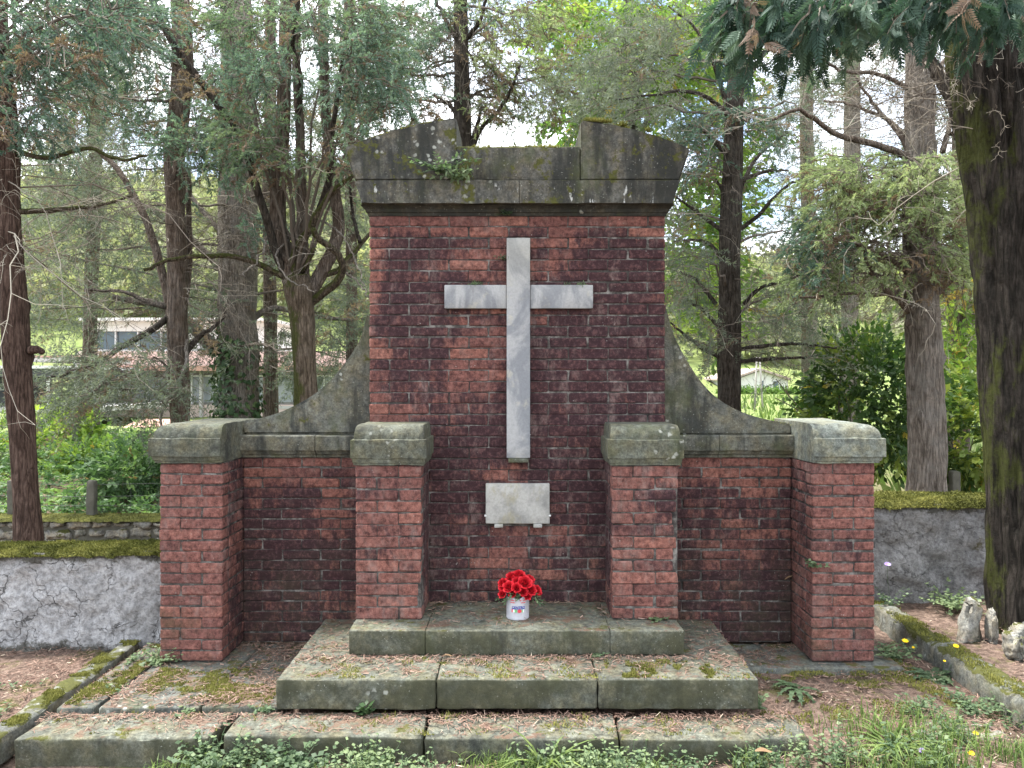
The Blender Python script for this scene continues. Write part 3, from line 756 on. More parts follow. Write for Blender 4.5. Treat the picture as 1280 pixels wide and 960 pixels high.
# side walls with coping and the concave scrolls above them
for s in (-1, 1):
    a, b = sorted((CX + s * .913, CX + s * 1.727))
    mb = MB(); brickwork(mb, a, b, 4.835, 5.12, 0.004, H1, 18, left=False, right=False)
    w = mb.build('side_wall', [M['side_wall_brick'], M['mortar']], mon)
    def cl(x, y, z, s=s):
        if s < 0: return np.clip(0.22 + .5 * np.clip((z - .98) / .12, 0, 1) + .55 * G(x, z, -1.18, .80, .10, .22) + .35 * G(x, z, -1.5, 1.0, .1, .1), 0, 1)
        return np.clip(0.30 + .45 * np.clip((z - .95) / .12, 0, 1) + .3 * G(x, z, 1.25, .5, .12, .3), 0, 1)
    set_clean_lit(w, cl)
    mid = (a + b) / 2 + s * -0.06
    mb = MB()
    for xa, xb in ((a, mid - .002), (mid + .002, b)):
        loft(mb, [(H1 + .001, xa, xb, 4.822, 5.13), (H1 + .020, xa, xb, 4.818, 5.13), (H1 + .024, xa, xb, 4.804, 5.13), (H1 + .044, xa, xb, 4.796, 5.13),
                  (H1 + .046, xa, xb, 4.784, 5.13), (H1 + .052, xa, xb, 4.781, 5.13), (H1 + .136, xa, xb, 4.781, 5.13), (H1 + .142, xa, xb, 4.787, 5.13)], nx=16, amp=0.003, seed=xa)
    mb.build('coping', M['volute_stone'], w, smooth=True, sharp=25)
    px = [(460, 392), (451, 424), (432, 454), (405, 484), (375, 504), (340, 519), (302, 527)] if s < 0 else [(831, 383), (841, 418), (856, 448), (875, 477), (897, 499), (924, 514), (952, 523), (988, 530)]
    top = [(abs((x - VPX) * 4.87 / FOC - CX), EYE - (y - HOR) * 4.87 / FOC) for x, y in px]
    T_ = spline(np.array([(x, 0, z) for x, z in top]), 22)
    poly = [(CX + s * .9125, H1 + .1425), (CX + s * .9125, T_[0][2])] + [(CX + s * max(.914, x), z) for x, _, z in T_] + [(CX + s * 1.7265, H1 + .1425)]
    prism('scroll', poly if s > 0 else poly, 4.835, 5.115, M['volute_stone'], mon, 0.016)

# ---- marble cross and blank plaque on the wall
cx = -0.005
cr = thing('marble_cross', 'tall plain white marble Latin cross fixed to the brick wall above the plaque', 'cross', (cx, 4.73, 1.17))
mb = MB(); stone_box(mb, cx - .0715, cx + .0715, 4.672, 4.7265, 1.180, 2.520, r=0.004, step=0.07, amp=0.0006, chips=.3); mb.build('upright', M['marble'], cr, smooth=True, sharp=35)
for a, b in ((cx - .452, cx - .0725), (cx + .0725, cx + .456)):
    mb = MB(); stone_box(mb, a, b, 4.688, 4.7265, 2.092, 2.236, r=0.004, step=0.07, amp=0.0006, seed=a, chips=.3); mb.build('arm', M['marble'], cr, smooth=True, sharp=35)
mb = MB(); stone_box(mb, cx - .062, cx + .060, 4.664, 4.7265, 1.152, 1.1785, r=0.005, step=0.05, amp=0.001); mb.build('ledge', M['cap_stone'], cr, smooth=True, sharp=35)
pl = thing('marble_plaque', 'blank weathered rectangular marble plaque with green stains under the cross', 'plaque', (-0.012, 4.73, .774))
mb = MB(); stone_box(mb, -.205, .186, 4.690, 4.7265, .777, 1.022, r=0.004, step=0.05, amp=0.001, chips=.4); mb.build('slab', M['plaque_marble'], pl, smooth=True, sharp=35)
for x in (-.152, .086):
    mb = MB(); stone_box(mb, x, x + .054, 4.678, 4.7265, .754, .7755, r=0.005, step=0.03, amp=0.001); mb.build('bracket', M['plaque_marble'], pl, smooth=True, sharp=35)
for x in (-.2065, .1865):
    mb = MB(); stone_box(mb, x - .006, x + .007, 4.682, 4.7265, .822, .830, r=0.002, step=0.02, amp=0); mb.build('clip', M['white_metal'], pl)

# ---- steps: blocks with open joints
def block(name, mat, parent, x0, x1, y0, y1, z0, z1, seed, r=0.009, amp=0.004, skew=None, chips=.45, label=None):
    mb = MB(); stone_box(mb, x0, x1, y0, y1, z0, z1, r=r, amp=amp, seed=seed, skew=skew, chips=chips, step=0.05)
    o = mb.build(name, M[mat], parent, smooth=True, sharp=50)
    if label: o['label'] = label
    return o
st = thing('stone_step', 'narrow top stone step that carries the flower can and the inner piers', 'step', (CX, 4.18, .155))
xs = [CX - .917, CX - .50, CX + .508, CX + .912]
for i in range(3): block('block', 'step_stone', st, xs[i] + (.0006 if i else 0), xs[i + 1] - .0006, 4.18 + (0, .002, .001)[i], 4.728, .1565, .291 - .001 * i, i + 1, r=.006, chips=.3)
st2 = thing('stone_step', 'wide lower stone step of three blocks in front of the monument', 'step', (CX, 3.85, 0))
xs = [CX - 1.21, CX - .405, CX + .405, CX + 1.215]
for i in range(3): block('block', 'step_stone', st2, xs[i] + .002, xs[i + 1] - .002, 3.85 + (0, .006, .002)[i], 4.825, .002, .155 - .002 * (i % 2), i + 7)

# ---- the kerb course in front, four blocks out of line with each other
kb = [(-2.365, -1.455, 3.595, 3.872, -.022, 'left end block of the front stone course, a wide gap to its right', .010),
      (-1.395, -.452, 3.612, 3.872, -.018, 'front course stone block right of the wide gap, weeds growing against its face', -.006),
      (-.445, .470, 3.606, 3.872, -.026, 'front course stone block below the middle of the steps, hidden behind low weeds', .003),
      (.476, 1.37, 3.615, 3.872, -.034, 'right end block of the front course, its corner ringed with pale lichen', .012)]
for i, (a, b, y0, y1, z1, lab, tw) in enumerate(kb):
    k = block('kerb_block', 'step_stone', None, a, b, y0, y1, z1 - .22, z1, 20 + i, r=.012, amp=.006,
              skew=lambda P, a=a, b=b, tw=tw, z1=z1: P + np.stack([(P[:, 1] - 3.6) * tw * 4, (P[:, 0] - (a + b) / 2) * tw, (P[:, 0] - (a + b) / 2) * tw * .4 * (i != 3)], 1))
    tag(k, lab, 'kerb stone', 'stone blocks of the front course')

# ---- paving and kerbs at the sides
def slab(name, mat, lab, cat, *a, group=None, **k):
    o = block(name, mat, None, *a, **k); return tag(o, lab, cat, group)
slab('paving_slab', 'paving_stone', 'large mossy paving slab littered with needles between left pier and steps', 'paving slab', -2.128, -1.62, 3.885, 4.83, -.12, -.001, seed=31, group='paving slabs beside the steps')
slab('paving_slab', 'paving_stone', 'needle covered paving slab touching the left side of the wide step', 'paving slab', -1.610, -1.228, 3.895, 4.83, -.12, -.003, seed=32, group='paving slabs beside the steps')
slab('border_slab', 'paving_stone', 'narrow long border slab between the mossy kerb and the left pier', 'paving slab', -2.335, -2.145, 3.90, 4.86, -.12, -.008, seed=33,
     skew=lambda P: P + np.stack([(P[:, 1] - 4.86) * 0.02, 0 * P[:, 0], 0 * P[:, 0]], 1))
slab('kerb_strip', 'mossy_kerb_stone', 'long narrow kerb strip thick with yellow green moss, leftmost on the ground', 'kerb stone', -2.545, -2.425, 3.35, 4.92, -.16, -.020, seed=34, r=.016, amp=.012)
slab('paving_slab', 'paving_stone', 'grey slab under the foot of the right outer pier', 'paving slab', 1.235, 2.22, 4.42, 4.83, -.12, -.002, seed=35)
slab('paving_slab', 'rough_stone', 'flat grey stone half sunk in weeds right of the front course', 'paving slab', 1.90, 2.33, 3.62, 3.80, -.12, -.028, seed=36, r=.02, amp=.016)
slab('grave_kerb', 'mossy_kerb_stone', 'thick mossy stone kerb of the grave bed beside the right pier', 'kerb stone', 2.44, 2.60, 3.55, 5.43, -.16, .098, seed=37, r=.03, amp=.022)
# ------------------------------------------------------------------ ground, one sheet out to the hills
def sst(a, b, x): u = np.clip((x - a) / (b - a), 0, 1); return u * u * (3 - 2 * u)
def ground_z(x, y):
    x = np.asarray(x, float); y = np.asarray(y, float)
    front = -.155 + .115 * sst(0.9, 1.9, x) - .02 * sst(-2.2, -2.6, x)
    near = front * (1 - sst(3.7, 4.3, y)) + (-.075 + .04 * sst(1.1, 1.4, x) - .02 * sst(-2.3, -2.6, x)) * sst(3.7, 4.3, y)
    bed = sst(2.47, 2.55, x) * sst(3.3, 3.6, y) * (1 - sst(5.6, 6.2, y))
    near = near * (1 - bed) + (.055 + .05 * sst(2.6, 3.4, x)) * bed
    a = np.interp(y, [5, 6.5, 8, 10, 14, 20, 30, 60, 95, 150, 260, 420], [0, -.02, -.12, -.10, .12, .34, .45, .72, 6, 20, 34, 36])
    lft = sst(-2, -6, x) * sst(9, 11, y)
    b = np.interp(y, [5, 8, 9, 11, 14, 20, 30, 60, 95, 150, 260, 420], [0, -.12, -.05, .20, .36, .34, -.2, 1.2, 14, 36, 60, 62])
    z = a * (1 - lft) + b * lft
    w = sst(5.2, 6.6, y)
    return near * (1 - w) + z * w
def axis_grid():
    xs = np.concatenate([-np.geomspace(420, 4.2, 46), np.arange(-4.1, 4.15, .07), np.geomspace(4.2, 420, 46)])
    ys = np.concatenate([-np.geomspace(60, 1, 10), np.arange(0, 3, .5), np.arange(3.0, 6.6, .07), np.geomspace(6.7, 420, 110)])
    return xs, ys
xs, ys = axis_grid()
X, Y = np.meshgrid(xs, ys, indexing='ij'); Z = ground_z(X, Y)
for i in range(len(xs)):
    for j in range(len(ys)):
        x, y = xs[i], ys[j]
        if abs(x) < 4.5 and 2.9 < y < 6.7: Z[i, j] += .014 * fbm((x, y, 0), 2.2, 3) + .007 * fbm((x, y, 5), 11, 2)
        elif y > 20: Z[i, j] += min(4, max(.06, (y - 66) * .04)) * fbm((x, y, 0), 1 / 22.0, 4) + .1 * fbm((x, y, 3), .5)
        elif y > 6.6: Z[i, j] += .05 * fbm((x, y, 0), 1.1, 3)
nx, ny = X.shape
i, j = np.meshgrid(np.arange(nx - 1), np.arange(ny - 1), indexing='ij')
Q = np.stack([i * ny + j, (i + 1) * ny + j, (i + 1) * ny + j + 1, i * ny + j + 1], -1).reshape(-1, 4)
mb = MB(); mb.add(np.stack([X, Y, Z], -1), Q=Q)
tag(mb.build('ground', M['ground'], smooth=True), kind='structure')

# ------------------------------------------------------------------ garden walls
def grid_wall(x0, x1, yf0, yf1, depth, z0, z1a, z1b, seed, amp):
    """roughcast wall as one displaced sheet wrapped over front and top; returns MB with tone = darker foot / under the cap"""
    mb = MB(); nx = int((x1 - x0) / .022); nz = 30
    V = []; T = []
    for i in range(nx + 1):
        u = i / nx; x = x0 + (x1 - x0) * u; y = yf0 + (yf1 - yf0) * u; zt = z1a + (z1b - z1a) * u
        for k in range(nz + 1):
            z = z0 + (zt - z0) * k / nz
            d = amp * (fbm((x, z, seed), 5, 4) + .55 * abs(fbm((x, z, seed + 5), 13, 3)))
            V.append((x, y - d, z))
            h = (z - z0) / (zt - z0)
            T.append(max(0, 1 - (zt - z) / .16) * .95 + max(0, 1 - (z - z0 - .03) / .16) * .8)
        V.append((x, y + depth, zt)); T.append(0); V.append((x, y + depth, z0)); T.append(0)
    w = nz + 3
    a, b = np.meshgrid(np.arange(nx), np.arange(w - 1), indexing='ij')
    Q = np.stack([a * w + b, (a + 1) * w + b, (a + 1) * w + b + 1, a * w + b + 1], -1).reshape(-1, 4)
    mb.add(V, Q=Q, NG=[list(range(w)), list(range(nx * w, nx * w + w))[::-1]], tone=np.array(T)); return mb
def moss_cap(mb, x0, x1, yf0, yf1, depth, z0, z1, hgt, seed, n, blade_len=.014):
    nx = int((x1 - x0) / .03); ny = 14; V = []
    for i in range(nx + 1):
        u = i / nx; x = x0 + (x1 - x0) * u; yf = yf0 + (yf1 - yf0) * u; zb = z0 + (z1 - z0) * u
        for k in range(ny + 1):
            v = k / ny; s = math.sin(math.pi * min(1, max(0, v))) ** .5
            d = fbm((x, v * 2, seed), 3.0, 4)
            drip = (.035 * max(0, fbm((x, 0, seed + 3), 7, 3)) if k == 0 else 0)
            V.append((x, yf - .025 + (depth + .03) * v, zb - drip + hgt * s * (1 + .35 * d)))
    w = ny + 1; a, b = np.meshgrid(np.arange(nx), np.arange(ny), indexing='ij')
    Q = np.stack([a * w + b, (a + 1) * w + b, (a + 1) * w + b + 1, a * w + b + 1], -1).reshape(-1, 4)
    mb.add(V, Q=Q, mat=0)
    V = np.array(V).reshape(nx + 1, w, 3)
    I = rng.uniform(0, nx - .01, n); J = rng.uniform(0, 1, n) ** 1.3 * (ny - .01); i = I.astype(int); j = J.astype(int); fi = (I - i)[:, None]; fj = (J - j)[:, None]
    P = (V[i, j] * (1 - fi) + V[i + 1, j] * fi) * (1 - fj) + (V[i, j + 1] * (1 - fi) + V[i + 1, j + 1] * fi) * fj
    D = norm(rng.normal(0, .55, (n, 3)) + np.array([0, -.45, .8])); S = norm(np.cross(D, rng.normal(size=(n, 3)))) * .0035
    L = rng.uniform(.6, 1.5, (n, 1)) * blade_len
    tn = np.clip(.45 + .95 * np.array([fbm(p, 4.5, 4) for p in P]) + rng.normal(0, .16, n), 0, 1)
    mb.quads(np.stack([P - S, P + S, P + D * L + S * .3, P + D * L - S * .3], 1), mat=1, tone=tn)

gw = thing('garden_wall', 'low pale cracked roughcast wall with a moss topped edge left of the monument', 'wall', (-3.9, 4.97, -.1))
grid_wall(-5.2, -2.03, 5.02, 4.95, .30, -.12, .500, .560, 1, .034).build('wall_face', M['pale_roughcast'], gw, smooth=True)
mb = MB(); moss_cap(mb, -5.2, -2.03, 5.00, 4.93, .34, .480, .540, .040, 2, 20000); mb.build('moss_cap', [M['moss_bed'], M['moss']], gw, smooth=True)
gw = thing('garden_wall', 'taller dark grey roughcast wall with a mossy rounded top right of the monument', 'wall', (3.4, 5.5, 0))
grid_wall(2.02, 5.6, 5.50, 5.44, .34, -.05, .775, .77, 9, .040).build('wall_face', M['grey_roughcast'], gw, smooth=True)
mb = MB(); moss_cap(mb, 2.02, 5.6, 5.48, 5.42, .37, .750, .745, .068, 12, 20000); mb.build('moss_cap', [M['moss_bed'], M['moss']], gw, smooth=True)

# far dry stone wall with its mossy coping, posts and wires
sw = thing('stone_wall', 'low rubble stone wall with brown mossy coping behind the left roughcast wall', 'wall', (-5, 8.2, -.3))
mb = MB(); r = np.random.default_rng(6)
z = -.30
rows = [(-.28, .13), (-.15, .13), (-.02, .115), (.095, .085)]
for z0, h in rows:
    x = -9.0
    while x < -2.2:
        L = r.uniform(.12, .30)
        stone_box(mb, x + .008, x + L - .008, 8.05 + r.uniform(-.02, .02), 8.3, z0 + r.uniform(-.008, .008), z0 + h - .008 + r.uniform(-.012, .012), r=.030, step=.05, amp=.035, seed=x, chips=1.2, tone=r.uniform(0, 1))
        x += L
mb.build('stonework', M['rough_stone'], sw, smooth=True)
mb = MB(); stone_box(mb, -9.0, -2.2, 8.08, 8.36, -.4, .16, r=.02, step=.3); mb.build('core', M['post_concrete'], sw)
mb = MB(); moss_cap(mb, -9.0, -2.2, 8.03, 8.03, .40, .175, .175, .034, 22, 5000, .014); mb.build('coping', [M['moss_bed'], M['moss']], sw, smooth=True)
fp = [(-5.43, 8.24, 'short square concrete fence post just left of the leftmost trunk'), (-4.585, 8.24, 'short square concrete fence post standing alone on the rubble wall right of the leftmost trunk')]
for x, y, lab in fp:
    mb = MB(); stone_box(mb, x - .044, x + .044, y - .04, y + .04, .19, .575, r=.010, step=.05, amp=.008, seed=x)
    tag(mb.build('fence_post', M['post_concrete'], smooth=True, sharp=50), lab, 'post', 'concrete posts of the wire fence')
mb = MB()
for z in (.30, .40, .53):
    k = 40; xs_ = np.linspace(-9, -2.3, k); tube(mb, np.stack([xs_, np.full(k, 8.29), z + .008 * np.sin(xs_ * 3)], 1), .0025, 4)
for x in np.arange(-9, -2.3, .30):
    tube(mb, np.array([[x, 8.29, .22], [x + .01, 8.291, .40], [x, 8.29, .53]]), .0016, 3)
tag(mb.build('wire_fence', M['wire']), 'thin sagging wire fence strung between the concrete posts', 'fence')
mb = MB(); x, y, _ = at(1193, 601, 9.2); stone_box(mb, x - .05, x + .05, y - .05, y + .05, -.05, .56, r=.012, step=.06, amp=.008); 
tag(mb.build('fence_post', M['post_concrete'], smooth=True, sharp=50), 'stubby post behind the right wall next to the thick pale trunk', 'post')
# ------------------------------------------------------------------ trees
def atv(px, py, d): return np.stack([(px - VPX) * d / FOC, d + 0 * px, EYE - (py - HOR) * d / FOC], -1)

class Tree:
    def __init__(s, name, label, cat, d, pts, bark, sides=18, n=70, groove=.10, flare=1.35, group=None, knots=0, dd=None, lean=0.0, seed=0, no_base=False):
        s.d = d; s.bark = bark; s.seed = seed
        P = np.array([at(px, py, d + (dd[i] if dd else 0)) for i, (px, py, r) in enumerate(pts)]); R = np.array([r for _, _, r in pts]) * d / FOC
        g = float(ground_z(P[0, 0], P[0, 1]))
        s.root = thing(name, label, cat, (P[0, 0], P[0, 1], g), group)
        if not no_base:
            P = np.vstack([[P[0, 0], P[0, 1], g - .15], [P[0, 0], P[0, 1], g + .06], P]); R = np.concatenate([[R[0] * flare * 1.1, R[0] * flare], R])
            keep = [0, 1] + [i for i in range(2, len(P)) if P[i, 2] > g + .25]; P = P[keep]; R = R[keep]
        PR = spline(np.column_stack([P, R]), n); s.ax = PR[:, :3]; s.rad = np.maximum(PR[:, 3], .004)
        s.tw = MB(); s.cr = {}
        mb = MB(); s.shaft(mb, s.ax, s.rad, sides, groove, knots)
        s.trunk = mb.build('trunk', M[bark], s.root, smooth=True)
    def shaft(s, mb, P, R, sides, groove, knots=0):
        k = len(P); t = norm(np.gradient(P, axis=0)); u = np.zeros_like(P)
        ref = np.array([0, 1.0, 0]) if abs(t[0, 1]) < .9 else np.array([1.0, 0, 0]); u[0] = norm(np.cross(t[0], ref))
        for i in range(1, k): u[i] = norm(u[i - 1] - t[i] * np.dot(u[i - 1], t[i]))
        v = np.cross(t, u); a = np.arange(sides) * 2 * math.pi / sides; V = []
        ks = [(random.randint(2, k - 3), random.uniform(0, 6.28), random.uniform(.16, .34)) for _ in range(knots)]
        ln = np.concatenate([[0], np.cumsum(np.linalg.norm(np.diff(P, axis=0), axis=1))])
        for i in range(k):
            for j in range(sides):
                c, sn = math.cos(a[j]), math.sin(a[j])
                f = 1 + groove * fbm((c * 3.2 + s.seed, sn * 3.2, ln[i] * .9), 1.3, 4) + groove * .9 * fbm((c + s.seed, sn, ln[i] * .35), 1.0, 2)
                for ki, ka, kr in ks:
                    dl = (ln[i] - ln[ki]) / (R[i] + .001); da = (a[j] - ka + math.pi) % (2 * math.pi) - math.pi
                    f += kr * math.exp(-(dl / .28) ** 2 - (da / .30) ** 2)
                V.append(P[i] + R[i] * f * (c * u[i] + sn * v[i]))
        i, j = np.meshgrid(np.arange(k - 1), np.arange(sides), indexing='ij'); jn = (j + 1) % sides
        Q = np.stack([i * sides + j, i * sides + jn, (i + 1) * sides + jn, (i + 1) * sides + j], -1).reshape(-1, 4)
        mb.add(V, Q=Q, NG=[list(range(sides))[::-1], list(range((k - 1) * sides, k * sides))])
    def limb(s, pts, r0, r1, dd=0.0, mat=None, name='limb', n=26, wig=.012, sides=9):
        """pts in photo pixels from the trunk outward, dd = how far (m) it comes towards (-) or away from the viewer"""
        k = len(pts); P = np.array([at(x, y, s.d + dd * i / max(1, k - 1)) for i, (x, y) in enumerate(pts)])
        P = spline(P, n); P += np.array([[fbm((i * .35, s.seed, q * 7), 1) * wig * 2 for q in range(3)] for i in range(n)]) * np.linspace(.2, 1, n)[:, None]
        R = np.linspace(r0, r1, n) * s.d / FOC
        mb = MB(); s.shaft(mb, P, R, sides, .10); mb.build(name, M[mat or s.bark], s.root, smooth=True)
        s.limbs = getattr(s, 'limbs', []) + [(P, R)]
        return P
    def dead(s, py0, py1, n, L=(.5, 1.6), droop=.35, up=.1, r=.007, sub=4, tone=.5, P=None, flat=None, k=7):
        """bare side twigs from the trunk (or along the limb P) with two orders of finer twigs"""
        if P is None:
            z0, z1 = EYE - (py1 - HOR) * s.d / FOC, EYE - (py0 - HOR) * s.d / FOC
            A = s.ax[(s.ax[:, 2] > z0) & (s.ax[:, 2] < z1)]
        else: A = P[len(P) // 6:]
        if len(A) == 0: return
        S = A[rng.integers(0, len(A), n)] + rng.normal(0, .03, (n, 3)); a = rng.uniform(0, 2 * math.pi, n)
        D = np.stack([np.cos(a), np.sin(a) * (.8 if flat is None else flat), rng.normal(up, .3, n)], -1)
        Ln = rng.uniform(L[0], L[1], n) * rng.uniform(.5, 1, n)
        G1 = grow(S, D, Ln, k, droop, .22); rr = r * (Ln / L[1]) ** .7
        w = np.linspace(1, .35, k); tn = np.clip(rng.normal(tone, .25, n), 0, 1)
        tubes(s.tw, G1, rr[:, None] * w, 4, 0, tn)
        for od in range(2):
            m = len(G1); idx = np.repeat(np.arange(m), sub); q = rng.integers(1, k, len(idx))
            S2 = G1[idx, q]; D2 = (G1[idx, q] - G1[idx, q - 1]); D2 = norm(D2) + rng.normal(0, .65, (len(idx), 3))
            L2 = Ln[idx] * rng.uniform(.18, .45, len(idx)); k2 = 5
            G2 = grow(S2, D2, L2, k2, droop * 1.3, .3); r2 = np.maximum(rr[idx] * .5, .0018)
            t2 = np.clip(tn[idx] + rng.normal(0, .12, len(idx)), 0, 1)
            tubes(s.tw, G2, r2[:, None] * np.linspace(1, .5, k2), 3, 0, t2)
            G1, Ln, rr, tn, k = G2, L2, r2, t2, k2; sub = max(2, sub - 1)
    def zone(s, cx, cy, rx, ry, n, tpl, size, mat, d0=-.8, d1=.8, L=.5, droop=.5, tone=.55, var=.16, dead=.05, k=6, up=.05, bough=True, sprays=1, roll=.6, side=.5):
        """foliage of one bough: twigs spread round a point, sprigs along each twig"""
        if tpl is CEDAR: n = max(6, int(n * .6))
        if tpl is PLUME: sprays = max(sprays, 2)
        th = rng.uniform(0, 2 * math.pi, n); u = np.sqrt(rng.uniform(0, 1, n))
        px = cx + rx * u * np.cos(th); py = cy + ry * u * np.sin(th); d = s.d + rng.uniform(d0, d1, n)
        S = atv(px, py, d); C = at(cx, cy, s.d + (d0 + d1) / 2)
        zi = np.argmin(np.abs(s.ax[:, 2] - (C[2] - .1))); T0 = s.ax[zi]
        out = norm(np.array([C[0] - T0[0], (C[1] - T0[1]) * .6, 0])[None])[0]
        D = out * .7 + rng.normal(0, .6, (n, 3)); D[:, 2] = rng.normal(up, .25, n)
        Ln = L * rng.uniform(.5, 1.3, n); P = grow(S, D, Ln, k, droop, .25)
        tubes(s.tw, P, np.linspace(.0055, .0018, k)[None] * rng.uniform(.6, 1.3, (n, 1)), 3, 0, np.clip(rng.normal(.4, .2, n), 0, 1))
        if bough:
            for _ in range(max(1, int(n / 45))):
                e = S[rng.integers(0, n)]; m_ = (T0 + e) / 2 + np.array([0, 0, rng.uniform(.0, .18)])
                B = spline(np.array([T0, m_ * .6 + T0 * .4, m_ * .4 + e * .6 + [0, 0, .05], e]), 12); B[1:] += rng.normal(0, .018, (11, 3))
                tubes(s.tw, B[None], np.linspace(.022, .006, 12)[None] * (s.d / 9) ** .5, 5, 0, .25)
            q = rng.integers(0, n, n); qq = rng.integers(0, n, n)           # twigs hang together: short links between neighbours
            o_ = np.argsort(S[:, 0] + .3 * S[:, 2]); A = S[o_[:-1]]; B = S[o_[1:]]; ok = np.linalg.norm(A - B, axis=1) < .45
            A, B = A[ok], B[ok]
            if len(A): tubes(s.tw, np.stack([A, (A + B) / 2 + [0, 0, -.02], B], 1), np.full((len(A), 3), .004), 3, 0, .3)
        mb = s.cr.setdefault(mat, MB())
        tn = np.clip(rng.normal(tone, var, n), .16, 1); tn = np.where(rng.uniform(0, 1, n) < dead, rng.uniform(0, .1, n), tn)
        for q in range(1, k):
            for _ in range(sprays):
                t = norm(P[:, q] - P[:, q - 1]); X = t + rng.normal(0, side, (n, 3)); X[:, 2] -= .12
                tq = np.where(tn < .13, tn, np.clip(tn + rng.normal(0, .10, n), .14, 1))
                tq = np.where(rng.uniform(0, 1, n) < dead * .5, .05, tq)
                stamp(mb, tpl, P[:, q], X, size * rng.uniform(.65, 1.3, n), tq, roll=roll)
    def done(s):
        if s.tw.n: s.tw.build('twigs', M['twig'], s.root)
        for m, mb in s.cr.items(): mb.build('crown', M[m], s.root)
        return s

LC = 'light_cypress_foliage'
CY, BL, CE = 'cypress_foliage', 'blue_cypress_foliage', 'cedar_foliage'
# 1: the leftmost trunk
T = Tree('cypress_tree', 'slim reddish trunk with knots at the far left, standing between the two low walls', 'tree', 6.4,
         [(38, 700, 16), (34, 640, 15.5), (29, 560, 14.5), (23, 470, 15.5), (19, 400, 15), (14, 330, 14.5), (9, 250, 14), (8, 170, 14), (0, 90, 13), (-8, 10, 14), (-12, -120, 13)], 'red_bark', knots=22, seed=1, flare=1.2)
T.limb([(38, 438), (48, 437), (53, 440)], 6, 3.2, -.1, n=10); T.limb([(8, 440), (-4, 445), (-14, 440)], 6, 3, -.1, n=10)
T.dead(60, 330, 70, (.5, 2.2), .30, .1, .008, 5, .6)
T.limb([(20, 190), (60, 197), (110, 186), (150, 200), (180, 195)], 3.2, 1.5, -.5, mat='mossy_limb')
P = T.limb([(18, 265), (70, 262), (120, 258), (165, 245)], 4, 1.4, .6, mat='mossy_limb'); T.dead(0, 0, 16, (.4, 1), .4, 0, .005, 4, .7, P=P)
T.dead(300, 330, 10, (.5, 1.4), .5, -.1, .006, 4, .8)
T.zone(60, 40, 80, 52, 110, PLUME, .12, BL, -1.2, .6, .5, .55, .34, .12, .05)
T.zone(15, 110, 45, 70, 70, PLUME, .12, BL, -1, .6, .5, .6, .30, .12, .08)
T.zone(130, 15, 40, 30, 60, PLUME, .12, BL, -1.2, .2, .5, .5, .38, .12, .05)
T.zone(25, 165, 30, 25, 16, PLUME, .11, BL, -.6, .4, .4, .6, .3)
T.zone(35, 15, 30, 25, 26, PLUME, .11, CY, -.4, .8, .4, .5, .8, .1, .1)
T.zone(75, 65, 26, 26, 14, PLUME, .11, CY, -1.2, -.2, .35, .8, .2, .1, .9)
T.done()
# 2
T = Tree('cypress_tree', 'thin grey brown double stemmed trunk seen above the left outer pier cap', 'tree', 9.0,
         [(226, 620, 12.5), (226, 530, 11.5), (223, 460, 12), (221, 400, 12.5), (222, 330, 12), (219, 250, 11), (218, 190, 11.5), (226, 120, 12), (229, 60, 12), (226, 0, 11), (224, -110, 10)], 'brown_bark', seed=2, groove=.16)
T.limb([(218, 420), (205, 352), (188, 290), (170, 250), (146, 210), (120, 185)], 6.5, 3, .6)
T.limb([(228, 390), (236, 330), (236, 270), (236, 210)], 5, 3, .3)
for pts, dd in (([(215, 392), (190, 412), (150, 435), (125, 451), (85, 466), (60, 472)], -.8), ([(212, 384), (185, 378), (155, 365), (110, 362)], .5), ([(232, 440), (250, 420), (272, 405), (282, 390)], .4)):
    P = T.limb(pts, 4.5, 1.2, dd, mat='dark_bark'); T.dead(0, 0, 14, (.4, 1.1), .7, -.1, .005, 4, .35, P=P)
P = T.limb([(233, 425), (231, 460), (215, 490), (202, 520), (199, 545)], 2.6, 1.1, -.7, mat='pale_bark', wig=.03)
T.dead(20, 380, 110, (.5, 2.2), .25, .15, .008, 5, .45)
T.zone(130, 110, 52, 36, 50, PLUME, .13, CY, -1, .8, .5, .5, .5, .14, .1)
T.zone(190, 120, 34, 60, 40, PLUME, .13, BL, -.6, 1, .5, .5, .5, .14, .08)
T.zone(270, 120, 40, 50, 46, PLUME, .13, CY, -.6, 1, .5, .5, .55, .14, .1)
T.zone(258, 185, 60, 28, 120, PLUME, .125, BL, -1.4, -.3, .5, .5, .62, .14, .06)
T.zone(160, 38, 58, 26, 60, PLUME, .12, BL, -1, .4, .5, .5, .55, .14, .10)
T.zone(205, 15, 40, 30, 40, PLUME, .12, CY, -.8, .8, .5, .5, .6, .15, .12)
T.zone(150, 55, 30, 18, 16, PLUME, .11, CY, -1, 0, .4, .8, .3, .1, .85)
for c in ((150, 462, 80, 30), (120, 480, 60, 30), (190, 470, 45, 40)): T.zone(*c, 60, CEDAR, .30, CE, -1.2, .2, .6, .95, .42, .14, .06, side=.35)
T.done()
